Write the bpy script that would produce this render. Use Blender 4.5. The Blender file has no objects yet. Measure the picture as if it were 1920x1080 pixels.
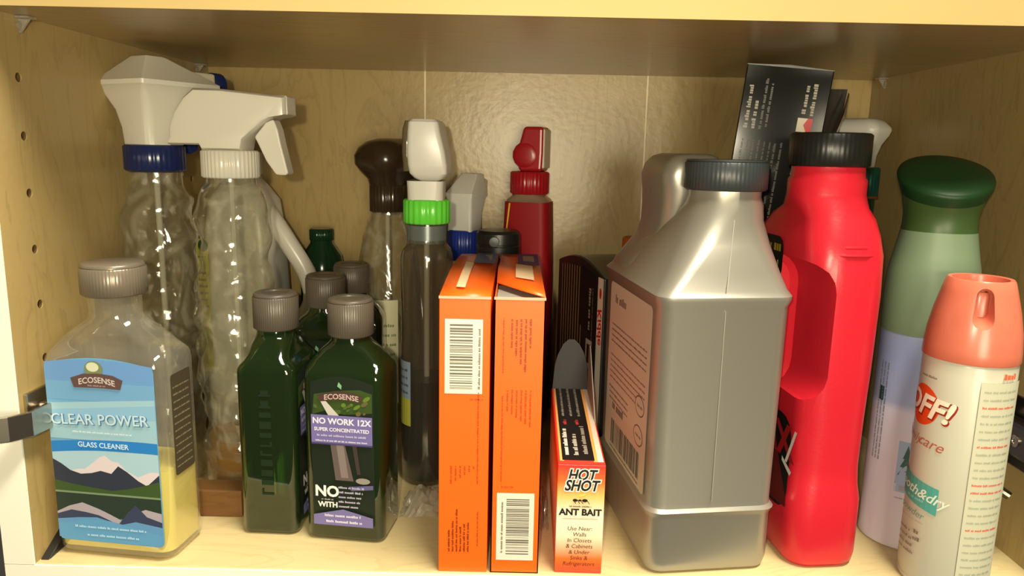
import bpy, bmesh, math, random
from mathutils import Matrix, Vector
random.seed(7)
SC = bpy.context.scene
COL = SC.collection
R = math.radians
W, D, H = 0.64, 0.313, 0.3374

# ------------------------------------------------------------------ camera
cam = bpy.data.objects.new('camera', bpy.data.cameras.new('camera'))
COL.objects.link(cam)
cam.data.sensor_width = 36.0
cam.data.lens = 36.0 * 1400 / 1920
cam.data.clip_start = 0.01
def cam_matrix(p, y, r, loc):
    fwd = Vector((math.sin(y)*math.cos(p), math.cos(y)*math.cos(p), -math.sin(p)))
    right = Vector((math.cos(y), -math.sin(y), 0))
    down = fwd.cross(right)
    c, s = math.cos(r), math.sin(r)
    r2 = c*right - s*down
    d2 = s*right + c*down
    m = Matrix((( r2.x, -d2.x, -fwd.x, loc[0]), (r2.y, -d2.y, -fwd.y, loc[1]),
                (r2.z, -d2.z, -fwd.z, loc[2]), (0, 0, 0, 1)))
    return m
cam.matrix_world = cam_matrix(.1835, -.0045, .0211, (.3011, -.4323, .2651))
SC.camera = cam

# ------------------------------------------------------------------ world, lights, exposure
wd = bpy.data.worlds.new('world'); SC.world = wd; wd.use_nodes = True
wd.node_tree.nodes['Background'].inputs[0].default_value = (1.0, .88, .66, 1)
wd.node_tree.nodes['Background'].inputs[1].default_value = 0.06
def light(name, typ, loc, energy, color, size=.02, target=None, size_y=None):
    l = bpy.data.lights.new(name, typ); l.energy = energy; l.color = color
    if typ == 'AREA':
        l.shape = 'RECTANGLE'; l.size = size; l.size_y = size_y or size
    else:
        l.shadow_soft_size = size
    o = bpy.data.objects.new(name, l); COL.objects.link(o); o.location = loc
    if target:
        o.rotation_euler = (Vector(target)-Vector(loc)).to_track_quat('-Z', 'Y').to_euler()
    return o
WARM = (1.0, .89, .63)
light('phone_flash', 'POINT', (.278, -.47, .285), 7.2, WARM, .006)
light('kitchen_lamp', 'AREA', (.49, -1.05, .195), 7.0, WARM, .32, (.364, .31, .22))
light('kitchen_ceiling_lamp', 'AREA', (.78, -.21, 1.45), 70.0, (1.0, .92, .72), 1.15, (.45, -.02, .05), .20)
SC.view_settings.view_transform = 'Standard'
SC.view_settings.look = 'None'
SC.view_settings.exposure = 0.0
SC.view_settings.gamma = 1.0
SC.view_settings.use_curve_mapping = False
SC.cycles.transparent_max_bounces = 32

# ------------------------------------------------------------------ materials
def nmat(name):
    m = bpy.data.materials.new(name); m.use_nodes = True
    nt = m.node_tree; b = nt.nodes['Principled BSDF']
    return m, nt, b
def srgb(r, g, b):
    f = lambda c: (c/255/12.92) if c/255 <= .04045 else ((c/255+.055)/1.055)**2.4
    return (f(r), f(g), f(b))
def plastic(name, col, rough=.35, spec=.5, bump=0, bscale=300, metal=0, sss=0, var=0):
    m, nt, b = nmat(name)
    b.inputs['Base Color'].default_value = (*col, 1)
    b.inputs['Roughness'].default_value = rough
    b.inputs['Specular IOR Level'].default_value = spec
    b.inputs['Metallic'].default_value = metal
    n = nt.nodes.new('ShaderNodeTexNoise'); n.inputs['Scale'].default_value = bscale
    tc = nt.nodes.new('ShaderNodeTexCoord'); nt.links.new(tc.outputs['Object'], n.inputs['Vector'])
    if bump:
        bp = nt.nodes.new('ShaderNodeBump'); bp.inputs['Strength'].default_value = bump; bp.inputs['Distance'].default_value = .0006
        nt.links.new(n.outputs['Fac'], bp.inputs['Height']); nt.links.new(bp.outputs['Normal'], b.inputs['Normal'])
    if var:
        mx = nt.nodes.new('ShaderNodeMix'); mx.data_type = 'RGBA'
        mx.inputs[6].default_value = (*[c*(1-var) for c in col], 1); mx.inputs[7].default_value = (*[min(1, c*(1+var)) for c in col], 1)
        nt.links.new(n.outputs['Fac'], mx.inputs[0]); nt.links.new(mx.outputs[2], b.inputs['Base Color'])
    return m
def clear(name, tint, haze=.1, hazecol=(.7, .68, .55), rough=.06, refl=.75, base=.05, bump=.0, bscale=60, swirl=0):
    """thin clear plastic: tinted transparency, a little haze, and a gloss that grows towards grazing"""
    m, nt, b = nmat(name); nt.nodes.remove(b)
    L = nt.links.new; N = nt.nodes.new
    out = nt.nodes['Material Output']
    tr = N('ShaderNodeBsdfTransparent'); tr.inputs[0].default_value = (*tint, 1)
    df = N('ShaderNodeBsdfDiffuse'); df.inputs[0].default_value = (*hazecol, 1)
    gl = N('ShaderNodeBsdfGlossy'); gl.inputs['Roughness'].default_value = rough; gl.inputs[0].default_value = (1, 1, 1, 1)
    m1 = N('ShaderNodeMixShader'); m1.inputs[0].default_value = haze
    L(tr.outputs[0], m1.inputs[1]); L(df.outputs[0], m1.inputs[2])
    if swirl:       # pale swirls painted in for the gleam on the rippled plastic
        tc0 = N('ShaderNodeTexCoord'); mp0 = N('ShaderNodeMapping'); mp0.inputs['Scale'].default_value = (38, 38, 20); mp0.inputs['Rotation'].default_value = (.5, .6, 0)
        L(tc0.outputs['Object'], mp0.inputs['Vector'])
        n0 = N('ShaderNodeTexNoise'); n0.inputs['Scale'].default_value = 1.0; n0.inputs['Detail'].default_value = 3; n0.inputs['Distortion'].default_value = 2.2; L(mp0.outputs[0], n0.inputs['Vector'])
        mr0 = N('ShaderNodeMapRange'); mr0.inputs[1].default_value = .48; mr0.inputs[2].default_value = .75; mr0.inputs[3].default_value = haze; mr0.inputs[4].default_value = haze+swirl
        L(n0.outputs['Fac'], mr0.inputs[0]); L(mr0.outputs[0], m1.inputs[0])
    lw = N('ShaderNodeLayerWeight'); lw.inputs[0].default_value = .5
    pw = N('ShaderNodeMath'); pw.operation = 'POWER'; L(lw.outputs['Facing'], pw.inputs[0]); pw.inputs[1].default_value = 3.5
    ma = N('ShaderNodeMath'); ma.operation = 'MULTIPLY_ADD'; L(pw.outputs[0], ma.inputs[0]); ma.inputs[1].default_value = refl; ma.inputs[2].default_value = base
    m2 = N('ShaderNodeMixShader'); L(ma.outputs[0], m2.inputs[0]); L(m1.outputs[0], m2.inputs[1]); L(gl.outputs[0], m2.inputs[2])
    L(m2.outputs[0], out.inputs[0])
    if bump:
        n = N('ShaderNodeTexNoise'); n.inputs['Scale'].default_value = bscale; n.inputs['Distortion'].default_value = 1.0
        tc = N('ShaderNodeTexCoord'); L(tc.outputs['Object'], n.inputs['Vector'])
        bp = N('ShaderNodeBump'); bp.inputs['Strength'].default_value = bump; bp.inputs['Distance'].default_value = .002
        L(n.outputs['Fac'], bp.inputs['Height']); L(bp.outputs['Normal'], gl.inputs['Normal']); L(bp.outputs['Normal'], lw.inputs['Normal'])
    return m
def laminate(name, col, dark, rough=.35, spec=.4, axis=2, bump=.15):
    """maple look laminate: faint cathedral grain running along one axis plus fine emboss"""
    m, nt, b = nmat(name); L = nt.links.new; N = nt.nodes.new
    tc = N('ShaderNodeTexCoord'); mp = N('ShaderNodeMapping')
    sc = [26, 26, 26]; sc[axis] = 5.0
    mp.inputs['Scale'].default_value = sc; L(tc.outputs['Object'], mp.inputs['Vector'])
    n1 = N('ShaderNodeTexNoise'); n1.inputs['Scale'].default_value = 1.0; n1.inputs['Detail'].default_value = 4; n1.inputs['Distortion'].default_value = .8
    L(mp.outputs[0], n1.inputs['Vector'])
    # contour lines of the noise give thin wavy grain strokes
    mu = N('ShaderNodeMath'); mu.operation = 'MULTIPLY'; mu.inputs[1].default_value = 9.0; L(n1.outputs['Fac'], mu.inputs[0])
    fr = N('ShaderNodeMath'); fr.operation = 'FRACT'; L(mu.outputs[0], fr.inputs[0])
    cr = N('ShaderNodeValToRGB'); cr.color_ramp.elements[0].position = 0; cr.color_ramp.elements[0].color = (.5, .5, .5, 1)
    cr.color_ramp.elements[1].position = .3; cr.color_ramp.elements[1].color = (0, 0, 0, 1)
    L(fr.outputs[0], cr.inputs[0])
    n2 = N('ShaderNodeTexNoise'); n2.inputs['Scale'].default_value = 7; L(tc.outputs['Object'], n2.inputs['Vector'])
    ad = N('ShaderNodeMath'); ad.operation = 'MULTIPLY_ADD'; L(cr.outputs[0], ad.inputs[0]); ad.inputs[1].default_value = .75
    L(n2.outputs['Fac'], ad.inputs[2])
    sb = N('ShaderNodeMath'); sb.operation = 'SUBTRACT'; sb.inputs[1].default_value = .35; sb.use_clamp = True; L(ad.outputs[0], sb.inputs[0])
    mx = N('ShaderNodeMix'); mx.data_type = 'RGBA'; mx.inputs[6].default_value = (*col, 1); mx.inputs[7].default_value = (*dark, 1)
    L(sb.outputs[0], mx.inputs[0]); L(mx.outputs[2], b.inputs['Base Color'])
    b.inputs['Roughness'].default_value = rough; b.inputs['Specular IOR Level'].default_value = spec
    n3 = N('ShaderNodeTexNoise'); n3.inputs['Scale'].default_value = 160; n3.inputs['Detail'].default_value = 2; L(tc.outputs['Object'], n3.inputs['Vector'])
    bp = N('ShaderNodeBump'); bp.inputs['Strength'].default_value = bump; bp.inputs['Distance'].default_value = .0012
    L(n3.outputs['Fac'], bp.inputs['Height']); L(bp.outputs['Normal'], b.inputs['Normal'])
    return m
def ramp_z(name, stops, rough=.4, spec=.5):
    """printed colour gradient along the object's height, stops = (z in metres, linear colour)"""
    m, nt, b = nmat(name); L = nt.links.new; N = nt.nodes.new
    tc = N('ShaderNodeTexCoord'); sx = N('ShaderNodeSeparateXYZ'); L(tc.outputs['Object'], sx.inputs[0])
    z0, z1 = stops[0][0], stops[-1][0]
    mr = N('ShaderNodeMapRange'); mr.inputs[1].default_value = z0; mr.inputs[2].default_value = z1; L(sx.outputs[2], mr.inputs[0])
    cr = N('ShaderNodeValToRGB'); L(mr.outputs[0], cr.inputs[0])
    els = cr.color_ramp.elements
    for i, (z, c) in enumerate(stops):
        p = (z-z0)/(z1-z0)
        e = els[i] if i < 2 and i == 0 else (els[1] if i == 1 else els.new(p))
        e.position = p; e.color = (*c, 1)
    L(cr.outputs[0], b.inputs['Base Color']); b.inputs['Roughness'].default_value = rough; b.inputs['Specular IOR Level'].default_value = spec
    return m
_ink = {}
def ink(r, g, b, rough=.45):
    k = (r, g, b)
    if k not in _ink: _ink[k] = plastic('ink_%d_%d_%d' % k, srgb(r, g, b), rough, .4)
    return _ink[k]

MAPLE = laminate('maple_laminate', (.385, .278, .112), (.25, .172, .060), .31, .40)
MAPLE_FLOOR_LIT = laminate('maple_shelf_lit', (.60, .49, .26), (.48, .36, .165), .36, .35, axis=0)  # same laminate as the walls, made paler to paint in the light on the shelf
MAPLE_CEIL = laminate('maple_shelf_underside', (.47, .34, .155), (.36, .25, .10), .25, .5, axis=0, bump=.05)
EDGE_YELLOW = plastic('maple_edge_band', (.50, .365, .15), .45, .3, var=.06, bscale=14)
FRAME_WHITE = plastic('cream_edge_band', (.88, .84, .72), .5, .3, var=.03, bscale=10)
SEAM = plastic('seam_filler', (.80, .70, .48), .6, .2)
WHITE = plastic('white_plastic', (.64, .61, .53), .3, .5)
WHITE2 = plastic('cool_white_plastic', (.60, .59, .54), .33, .5)
BEIGE = plastic('beige_plastic', (.50, .44, .33), .4, .4)
NAVY = plastic('navy_plastic', (.009, .017, .085), .25, .5)
BLUE = plastic('blue_plastic', (.01, .03, .25), .3, .5)
GREEN_BRIGHT = plastic('bright_green_plastic', (.12, .62, .05), .28, .5)
GREEN_TEAL = plastic('dark_teal_plastic', (.005, .06, .045), .35, .5)
BROWN = plastic('brown_plastic', (.035, .022, .012), .22, .6)
BROWN_CAP = plastic('brown_grey_cap', (.10, .082, .062), .38, .5)
SILVER_CAP = plastic('grey_cap', (.20, .165, .125), .3, .5, metal=.3)
BLACK = plastic('black_plastic', (.012, .012, .011), .35, .5)
DKGREY = plastic('charcoal_plastic', (.035, .042, .045), .4, .5)
RED = plastic('red_jug_plastic', (.56, .014, .028), .32, .5, bump=.1, bscale=400)
REDTRIG = plastic('crimson_plastic', (.30, .006, .012), .3, .5)
REDLIQ = plastic('crimson_label', (.24, .004, .007), .5, .2)
GREYJUG = plastic('silver_grey_plastic', (.37, .35, .30), .36, .5, metal=.60)
ORANGE = plastic('orange_card', (.92, .125, .006), .38, .45)
ORANGE_EDGE = plastic('worn_card_edge', (.75, .42, .28), .6, .3)
CARD_GREY = plastic('grey_card_inside', (.32, .30, .26), .7, .2)
LABELW = plastic('white_label_paper', (.70, .66, .56), .45, .4)
BLACKCARD = plastic('black_gloss_card', (.006, .006, .005), .12, .28, bump=.07, bscale=26)
BLACKCARD2 = plastic('black_card', (.014, .013, .012), .35, .5)
METAL = plastic('hinge_steel', (.55, .50, .42), .25, .5, metal=1)
DMETAL = plastic('dark_hinge_steel', (.16, .15, .13), .3, .5, metal=1)
PIN = clear('clear_pin_plastic', (.75, .72, .65), .35, (.5, .45, .36))
PET = clear('clear_bottle_plastic', (.93, .92, .86), .05, (.62, .60, .46), .10, .9, .08, bump=1.0, bscale=42, swirl=.26)
PET2 = clear('clear_flat_bottle_plastic', (.95, .94, .90), .09, (.8, .77, .68), .05, .8, .09)
SMOKE = clear('grey_clear_bottle_plastic', (.74, .71, .64), .11, (.22, .20, .16), .10, .8, .07)
STRAW = clear('straw_plastic', (.8, .8, .75), .6, (.6, .58, .48))
YLIQ = clear('yellow_liquid', (.96, .88, .36), .62, (.98, .86, .20), .04, .6, .04)
DLIQ = plastic('dark_liquid', (.008, .006, .004), .15, .5)
BLIQ = clear('amber_liquid', (.75, .5, .2), .4, (.35, .2, .05))
GREENB = clear('green_bottle_plastic', (.17, .34, .07), .26, (.030, .062, .016), .07, .85, .075)
DGREENB = plastic('dark_green_bottle', (.006, .03, .012), .15, .5)
WRAP = clear('plastic_wrap', (.9, .9, .87), .22, (.75, .72, .62), .12, .9, .12, bump=.8, bscale=90)
FROST = clear('frosted_plastic', (.62, .70, .68), .4, (.22, .26, .25), .3, .5, .05)
CORAL = plastic('coral_cap_plastic', (.58, .15, .09), .28, .5, bump=.15, bscale=60, var=.12)
PALEGREEN = plastic('pale_green_paint', (.175, .25, .155), .45, .4)
FGREEN = plastic('forest_green_cap', (.009, .042, .011), .45, .35)
OLIVE = plastic('olive_green_collar', (.045, .09, .025), .4, .4)
CANCREAM = plastic('cream_can_paint', (.52, .50, .40), .32, .5)
WOOD = laminate('brown_wood', (.16, .075, .022), (.09, .04, .012), .55, .3, axis=0)

# ------------------------------------------------------------------ mesh helpers
class MB:
    def __init__(s): s.v = []; s.f = []; s.m = []
    def add(s, v, f, mi=0):
        o = len(s.v); s.v += [tuple(p) for p in v]
        s.f += [tuple(i+o for i in q) for q in f]; s.m += [mi]*len(f)
        return s
    def build(s, name, mats, parent=None, smooth=35, bevel=0, bseg=2):
        me = bpy.data.meshes.new(name); me.from_pydata(s.v, [], s.f)
        if not isinstance(mats, (list, tuple)): mats = [mats]
        for m in mats: me.materials.append(m)
        me.polygons.foreach_set('material_index', s.m)
        if smooth:
            me.polygons.foreach_set('use_smooth', [True]*len(s.f)); me.set_sharp_from_angle(angle=R(smooth))
        me.update()
        o = bpy.data.objects.new(name, me); COL.objects.link(o)
        if parent: o.parent = parent
        if bevel:
            b = o.modifiers.new('bevel', 'BEVEL'); b.width = bevel; b.segments = bseg; b.limit_method = 'ANGLE'; b.angle_limit = R(40)
        return o
def fix(o):
    bm = bmesh.new(); bm.from_mesh(o.data); bmesh.ops.recalc_face_normals(bm, faces=bm.faces); bm.to_mesh(o.data); bm.free(); return o
def box(x0, x1, y0, y1, z0, z1):
    v = [(x, y, z) for x in (x0, x1) for y in (y0, y1) for z in (z0, z1)]
    return v, [(0,1,3,2), (4,6,7,5), (0,4,5,1), (2,3,7,6), (0,2,6,4), (1,5,7,3)]
def loft(secs, cap=True):
    n = len(secs[0]); v = [p for s in secs for p in s]; f = []
    for i in range(len(secs)-1):
        for j in range(n):
            k = (j+1) % n
            f.append((i*n+j, i*n+k, (i+1)*n+k, (i+1)*n+j))
    if cap:
        f.append(tuple(reversed(range(n)))); f.append(tuple((len(secs)-1)*n+j for j in range(n)))
    return v, f
def rr(hx, hy, r, z=0, cx=0, cy=0, k=6):
    """rounded rectangle ring, 4*k points, counter-clockwise"""
    r = min(r, hx*.999, hy*.999); pts = []
    for q, (sx, sy) in enumerate(((1,-1), (1,1), (-1,1), (-1,-1))):
        for i in range(k):
            a = R(-90 + q*90 + 90*i/(k-1))
            pts.append((cx+sx*(hx-r)+r*math.cos(a), cy+sy*(hy-r)+r*math.sin(a), z))
    return pts
def rloft(rows, k=6, cap=True):     # rows: (z, hx, hy, r[, cx, cy])
    return loft([rr(a[1], a[2], a[3], a[0], a[4] if len(a) > 4 else 0, a[5] if len(a) > 5 else 0, k) for a in rows], cap)
def lathe(prof, n=40, cap=True, fn=None, cx=0, cy=0):
    secs = []
    for r, z in prof:
        secs.append([(cx+(r if not fn else fn(r, z, 2*math.pi*i/n))*math.cos(2*math.pi*i/n),
                      cy+(r if not fn else fn(r, z, 2*math.pi*i/n))*math.sin(2*math.pi*i/n), z) for i in range(n)])
    return loft(secs, cap)
def ribbed(r, z0, z1, ribs=30, depth=.0006, cx=0, cy=0, bev=.0012):
    n = ribs*4
    def fn(rad, z, a):
        i = int(round(a/(2*math.pi)*n)) % 4
        return rad if i < 2 else rad-depth
    return lathe([(r-bev*1.2, z0), (r, z0+bev), (r, z1-bev), (r-bev*1.2, z1), (r-bev*3, z1+.0001)], n, True, fn, cx, cy)
def tube(path, rad, n=10):
    P = [Vector(p) for p in path]; secs = []
    up0 = Vector((0, 0, 1))
    for i, p in enumerate(P):
        t = (P[min(i+1, len(P)-1)]-P[max(i-1, 0)]).normalized()
        a = t.cross(up0)
        if a.length < 1e-3: a = t.cross(Vector((0, 1, 0)))
        a.normalize(); b = a.cross(t)
        r = rad[i] if isinstance(rad, (list, tuple)) else rad
        ra, rb = r if isinstance(r, tuple) else (r, r)
        secs.append([tuple(p + a*ra*math.cos(2*math.pi*j/n) + b*rb*math.sin(2*math.pi*j/n)) for j in range(n)])
    return loft(secs)
def spline(pts, n=6):
    out = []
    P = [Vector(p) for p in pts]
    for i in range(len(P)-1):
        a, b, c, d = P[max(i-1, 0)], P[i], P[i+1], P[min(i+2, len(P)-1)]
        for k in range(n):
            t = k/n
            out.append(.5*((2*b)+(-a+c)*t+(2*a-5*b+4*c-d)*t*t+(-a+3*b-3*c+d)*t**3))
    out.append(P[-1]); return [tuple(p) for p in out]
def extr(poly, t, plane='xz', y0=0):
    """polygon of (x, z) given thickness t along y, centred on y0"""
    n = len(poly)
    v = [(x, y0-t/2, z) for x, z in poly] + [(x, y0+t/2, z) for x, z in poly]
    f = [tuple(range(n)), tuple(reversed(range(n, 2*n)))]
    for i in range(n):
        j = (i+1) % n; f.append((j, i, n+i, n+j))
    if plane == 'yz': v = [(y, x, z) for x, y, z in v]
    return v, f
def thing(name, label, cat, loc=(0,0,0), rotz=0, group=None):
    o = bpy.data.objects.new(name, None); COL.objects.link(o); o.empty_display_size = .02
    o.location = loc; o.rotation_euler = (0, 0, R(rotz)); o['label'] = label; o['category'] = cat
    if group: o['group'] = group
    return o
def tag(o, label, cat, group=None):
    o['label'] = label; o['category'] = cat
    if group: o['group'] = group
    return o
def struct(o): o['kind'] = 'structure'; return o
def copy_tree(o, parent=None):
    c = o.copy(); COL.objects.link(c)
    if parent: c.parent = parent
    for ch in [x for x in bpy.data.objects if x.parent == o]: copy_tree(ch, c)
    return c
def boolean(o, cutter, op='DIFFERENCE'):
    md = o.modifiers.new('b', 'BOOLEAN'); md.object = cutter; md.operation = op; md.solver = 'EXACT'
    dg = bpy.context.evaluated_depsgraph_get(); dg.update()
    me = bpy.data.meshes.new_from_object(o.evaluated_get(dg))
    o.modifiers.clear(); old = o.data; o.data = me; me.name = old.name
    bpy.data.objects.remove(cutter)
    me.polygons.foreach_set('use_smooth', [True]*len(me.polygons)); me.set_sharp_from_angle(angle=R(40))
    return o

# ---- printed labels: flat print as thin layers of colour, mapped to a surface
_tcache = {}
def textmesh(s, size, bold=0, shear=0, space=1.0, cut=0):
    k = (s, size, bold, shear, space, cut)
    if k in _tcache: return _tcache[k]
    cu = bpy.data.curves.new('t', 'FONT'); cu.body = s; cu.size = size; cu.align_x = 'CENTER'; cu.align_y = 'CENTER'
    cu.offset = bold; cu.shear = shear; cu.space_character = space; cu.resolution_u = 3
    o = bpy.data.objects.new('t', cu); COL.objects.link(o)
    dg = bpy.context.evaluated_depsgraph_get(); dg.update()
    me = bpy.data.meshes.new_from_object(o.evaluated_get(dg))
    if cut:                 # slice into narrow upright strips so that the print can wrap round a can
        bm = bmesh.new(); bm.from_mesh(me); x0 = min(v.co.x for v in bm.verts); x1 = max(v.co.x for v in bm.verts)
        for i in range(1, int((x1-x0)/cut)+1):
            bmesh.ops.bisect_plane(bm, geom=bm.verts[:]+bm.edges[:]+bm.faces[:], plane_co=(x0+i*cut, 0, 0), plane_no=(1, 0, 0))
        bm.to_mesh(me); bm.free()
    r = ([(v.co.x, v.co.y) for v in me.vertices], [tuple(p.vertices) for p in me.polygons])
    bpy.data.objects.remove(o); bpy.data.curves.remove(cu); bpy.data.meshes.remove(me)
    _tcache[k] = r
    return r
class Label:
    def __init__(s, fmap, step=.00005, cut=0): s.cut = cut; s.b = MB(); s.f = fmap; s.mats = []; s.lay = 0; s.step = step
    def mi(s, m):
        if m not in s.mats: s.mats.append(m)
        return s.mats.index(m)
    def poly(s, pts, m, lay=None, strips=0):
        if lay is None: s.lay += 1; lay = s.lay
        s.b.add([s.f(u, v, lay*s.step) for u, v in pts], [tuple(range(len(pts)))], s.mi(m)); return s
    def rect(s, u0, u1, v0, v1, m, lay=None, nu=1):
        if lay is None: s.lay += 1; lay = s.lay
        P = []; F = []
        for i in range(nu+1):
            u = u0+(u1-u0)*i/nu; P += [s.f(u, v0, lay*s.step), s.f(u, v1, lay*s.step)]
        for i in range(nu): F.append((2*i, 2*i+2, 2*i+3, 2*i+1))
        s.b.add(P, F, s.mi(m)); return s
    def quadstrip(s, lo, hi, m):        # matching lists of (u, v): filled band between two lines
        s.lay += 1; n = len(lo)
        P = [s.f(u, v, s.lay*s.step) for u, v in lo] + [s.f(u, v, s.lay*s.step) for u, v in hi]
        s.b.add(P, [(i, i+1, n+i+1, n+i) for i in range(n-1)], s.mi(m)); return s
    def text(s, t, u, v, size, m, bold=0, shear=0, rot=0, arc=0, sx=1, space=1):
        s.lay += 1; V, F = textmesh(t, size, bold, shear, space, s.cut); V = [(x*sx, y) for x, y in V]; sx = 1
        c, q = math.cos(R(rot)), math.sin(R(rot)); P = []
        for x, y in V:
            x *= sx; y += arc*x*x
            P.append(s.f(u+c*x-q*y, v+q*x+c*y, s.lay*s.step))
        s.b.add(P, F, s.mi(m)); return s
    def greek(s, u0, u1, v, h, m, rot=0, fill=.85, rng=random):
        """a line of print too small to read: a row of short dashes; rot=90 runs it along v"""
        lay = s.lay+1; x = u0
        while x < u1-.3*h:
            for k in range(rng.randint(2, 8)):      # one word: narrow strokes of uneven height
                w = h*rng.uniform(.35, .6); v1 = v+h*rng.choice((.72, .72, .8, 1))
                if x+w > u1: break
                pts = [(x, v), (x+w, v), (x+w, v1), (x, v1)]
                if rot: pts = [(-b, a) for a, b in pts]
                s.b.add([s.f(a, b, lay*s.step) for a, b in pts], [(0, 1, 2, 3)], s.mi(m))
                x += w+h*.14
            x += h*.5
        return s
    def ellipse(s, u, v, a, b, m, n=28, a0=0, a1=360, rot=0):
        c, q = math.cos(R(rot)), math.sin(R(rot)); P = []
        for i in range(n):
            t = R(a0+(a1-a0)*i/(n if a1-a0 == 360 else n-1)); x, y = a*math.cos(t), b*math.sin(t)
            P.append((u+c*x-q*y, v+q*x+c*y))
        if n < 30: return s.poly(P, m)
        # large ones: a fan of rings, so that the print follows a curved wall
        s.lay += 1; V = [s.f(u+(p[0]-u)*k/6, v+(p[1]-v)*k/6, s.lay*s.step) for k in range(7) for p in P]
        s.b.add(V, [(k*n+i, k*n+(i+1) % n, (k+1)*n+(i+1) % n, (k+1)*n+i) for k in range(6) for i in range(n)], s.mi(m)); return s
    def build(s, name, parent): return s.b.build(name, s.mats, parent, smooth=0)
def front_of(y, z0=0): return lambda u, v, w: (u, y-w, v+z0)          # a face looking to -y
def left_of(x): return lambda u, v, w: (x-w, -u, v)                   # a face looking to -x (u grows towards the viewer)
def right_of(x): return lambda u, v, w: (x+w, u, v)
def top_of(z): return lambda u, v, w: (u, v, z+w)
def cyl_of(r, a0=-90): return lambda u, v, w: ((r+w)*math.cos(R(a0)+u/r), (r+w)*math.sin(R(a0)+u/r), v)
def rpoly(u0, u1, v0, v1, r, arch=0, k=5):
    P = []
    for q, (cx, cy) in enumerate(((u1-r, v0+r), (u1-r, v1-r), (u0+r, v1-r), (u0+r, v0+r))):
        for i in range(k):
            a = R(-90+q*90+90*i/(k-1)); P.append((cx+r*math.cos(a), cy+r*math.sin(a)))
        if q == 1 and arch:
            for i in range(1, 12):
                t = i/12; P.append((u1-r+(u0-u1+2*r)*t, v1+arch*math.sin(math.pi*t)))
    return P
def barcode(L, u0, u1, v0, v1, m, along='v', n=34, seed=1):
    rg = random.Random(seed); L.lay += 1; lay = L.lay; t = 0.0; tot = 1.0
    while t < 1:
        w = rg.choice((.008, .012, .02, .028)); g = rg.choice((.010, .016, .028))
        if t+w > 1: break
        if along == 'v': L.rect(u0, u1, v0+(v1-v0)*t, v0+(v1-v0)*(t+w), m, lay)
        else: L.rect(u0+(u1-u0)*t, u0+(u1-u0)*(t+w), v0, v1, m, lay)
        t += w+g

# ------------------------------------------------------------------ the cabinet
T = .019
fl = struct(MB().add(*box(-T, W+T, 0, D+.006, -T, 0)).build('floor', MAPLE_FLOOR_LIT, smooth=0, bevel=.0008))
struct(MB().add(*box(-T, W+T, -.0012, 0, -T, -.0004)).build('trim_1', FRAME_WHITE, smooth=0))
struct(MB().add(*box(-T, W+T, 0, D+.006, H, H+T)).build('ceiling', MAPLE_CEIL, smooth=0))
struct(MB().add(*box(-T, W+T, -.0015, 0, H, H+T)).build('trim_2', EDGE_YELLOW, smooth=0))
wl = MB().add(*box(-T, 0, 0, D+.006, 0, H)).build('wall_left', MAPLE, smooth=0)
cut = MB()
for z in (.3015, .2669, .2324, .1975, .1625, .1275, .0925, .0575):
    for y in (.0292, .262):
        v, f = lathe([(.0029, 0), (.0029, .017)], 14)
        cut.add([(-.016+c, y+a, z+b) for a, b, c in v], f)
RAW_SHADED = plastic('shaded_particle_board', (.10, .06, .025), .9, .1, bump=.5, bscale=900)  # dark board colour paints the shade down the drilled holes
cutter = fix(cut.build('cutter', WOOD, smooth=0)); boolean(wl, cutter); wl.data.polygons.foreach_set('use_smooth', [False]*len(wl.data.polygons)); struct(wl)
for z in (.3015, .2669, .2324, .1975, .1625, .1275, .0925, .0575):
    for y in (.0292, .262):
        v, f = lathe([(.00295, .0006), (.0026, .0010), (.0024, .012), (.001, .0125)], 14, False)
        MB().add([(-c, y+a, z+b_) for a, b_, c in v], f + [tuple(range(3*14, 4*14))]).build('peg_hole', RAW_SHADED, wl)
struct(MB().add(*box(-T, 0, -.0012, 0, 0, H)).build('trim_3', FRAME_WHITE, smooth=0))
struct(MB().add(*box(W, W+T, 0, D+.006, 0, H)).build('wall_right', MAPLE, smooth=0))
struct(MB().add(*box(W, W+T, -.0012, 0, 0, H)).build('trim_4', FRAME_WHITE, smooth=0))
wb = struct(MB().add(*box(0, W, D+.0004, D+.006, 0, H)).build('wall_back', SEAM, smooth=0))
xs = (0, .2095, .4246, W)
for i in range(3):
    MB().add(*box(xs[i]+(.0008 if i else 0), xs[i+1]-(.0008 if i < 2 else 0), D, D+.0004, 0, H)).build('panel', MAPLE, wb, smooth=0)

# shelf pins in the upper corners
def pin(loc, flip, label):
    t = thing('shelf_pin', label, 'shelf pin', loc, 0, 'clear pins holding up the shelf')
    s = -1 if flip else 1
    t.scale = (.62, .8, .7)
    b = MB().add(*box(min(0, s*.014), max(0, s*.014), -.005, .005, -.0022, -.0002))
    b.add(*extr([(0, -.014), (s*.002, -.014), (s*.012, -.0022), (0, -.0022)], .002, 'xz'))
    b.build('bracket', PIN, t, smooth=0, bevel=.0004)
    v, f = lathe([(.0032, 0), (.0042, .001), (.0042, .003), (.002, .0042)], 14)
    MB().add([(s*c, a, b_-.008) for a, b_, c in v], f).build('peg_head', PIN, t)
pin((0, .034, H), False, 'clear plastic shelf pin in the upper left corner nearest the front')
pin((0, .285, H), False, 'clear plastic shelf pin at the back left corner above the white sprayers')
pin((W, .285, H), True, 'clear plastic shelf pin at the back right corner under the upper shelf')

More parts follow.
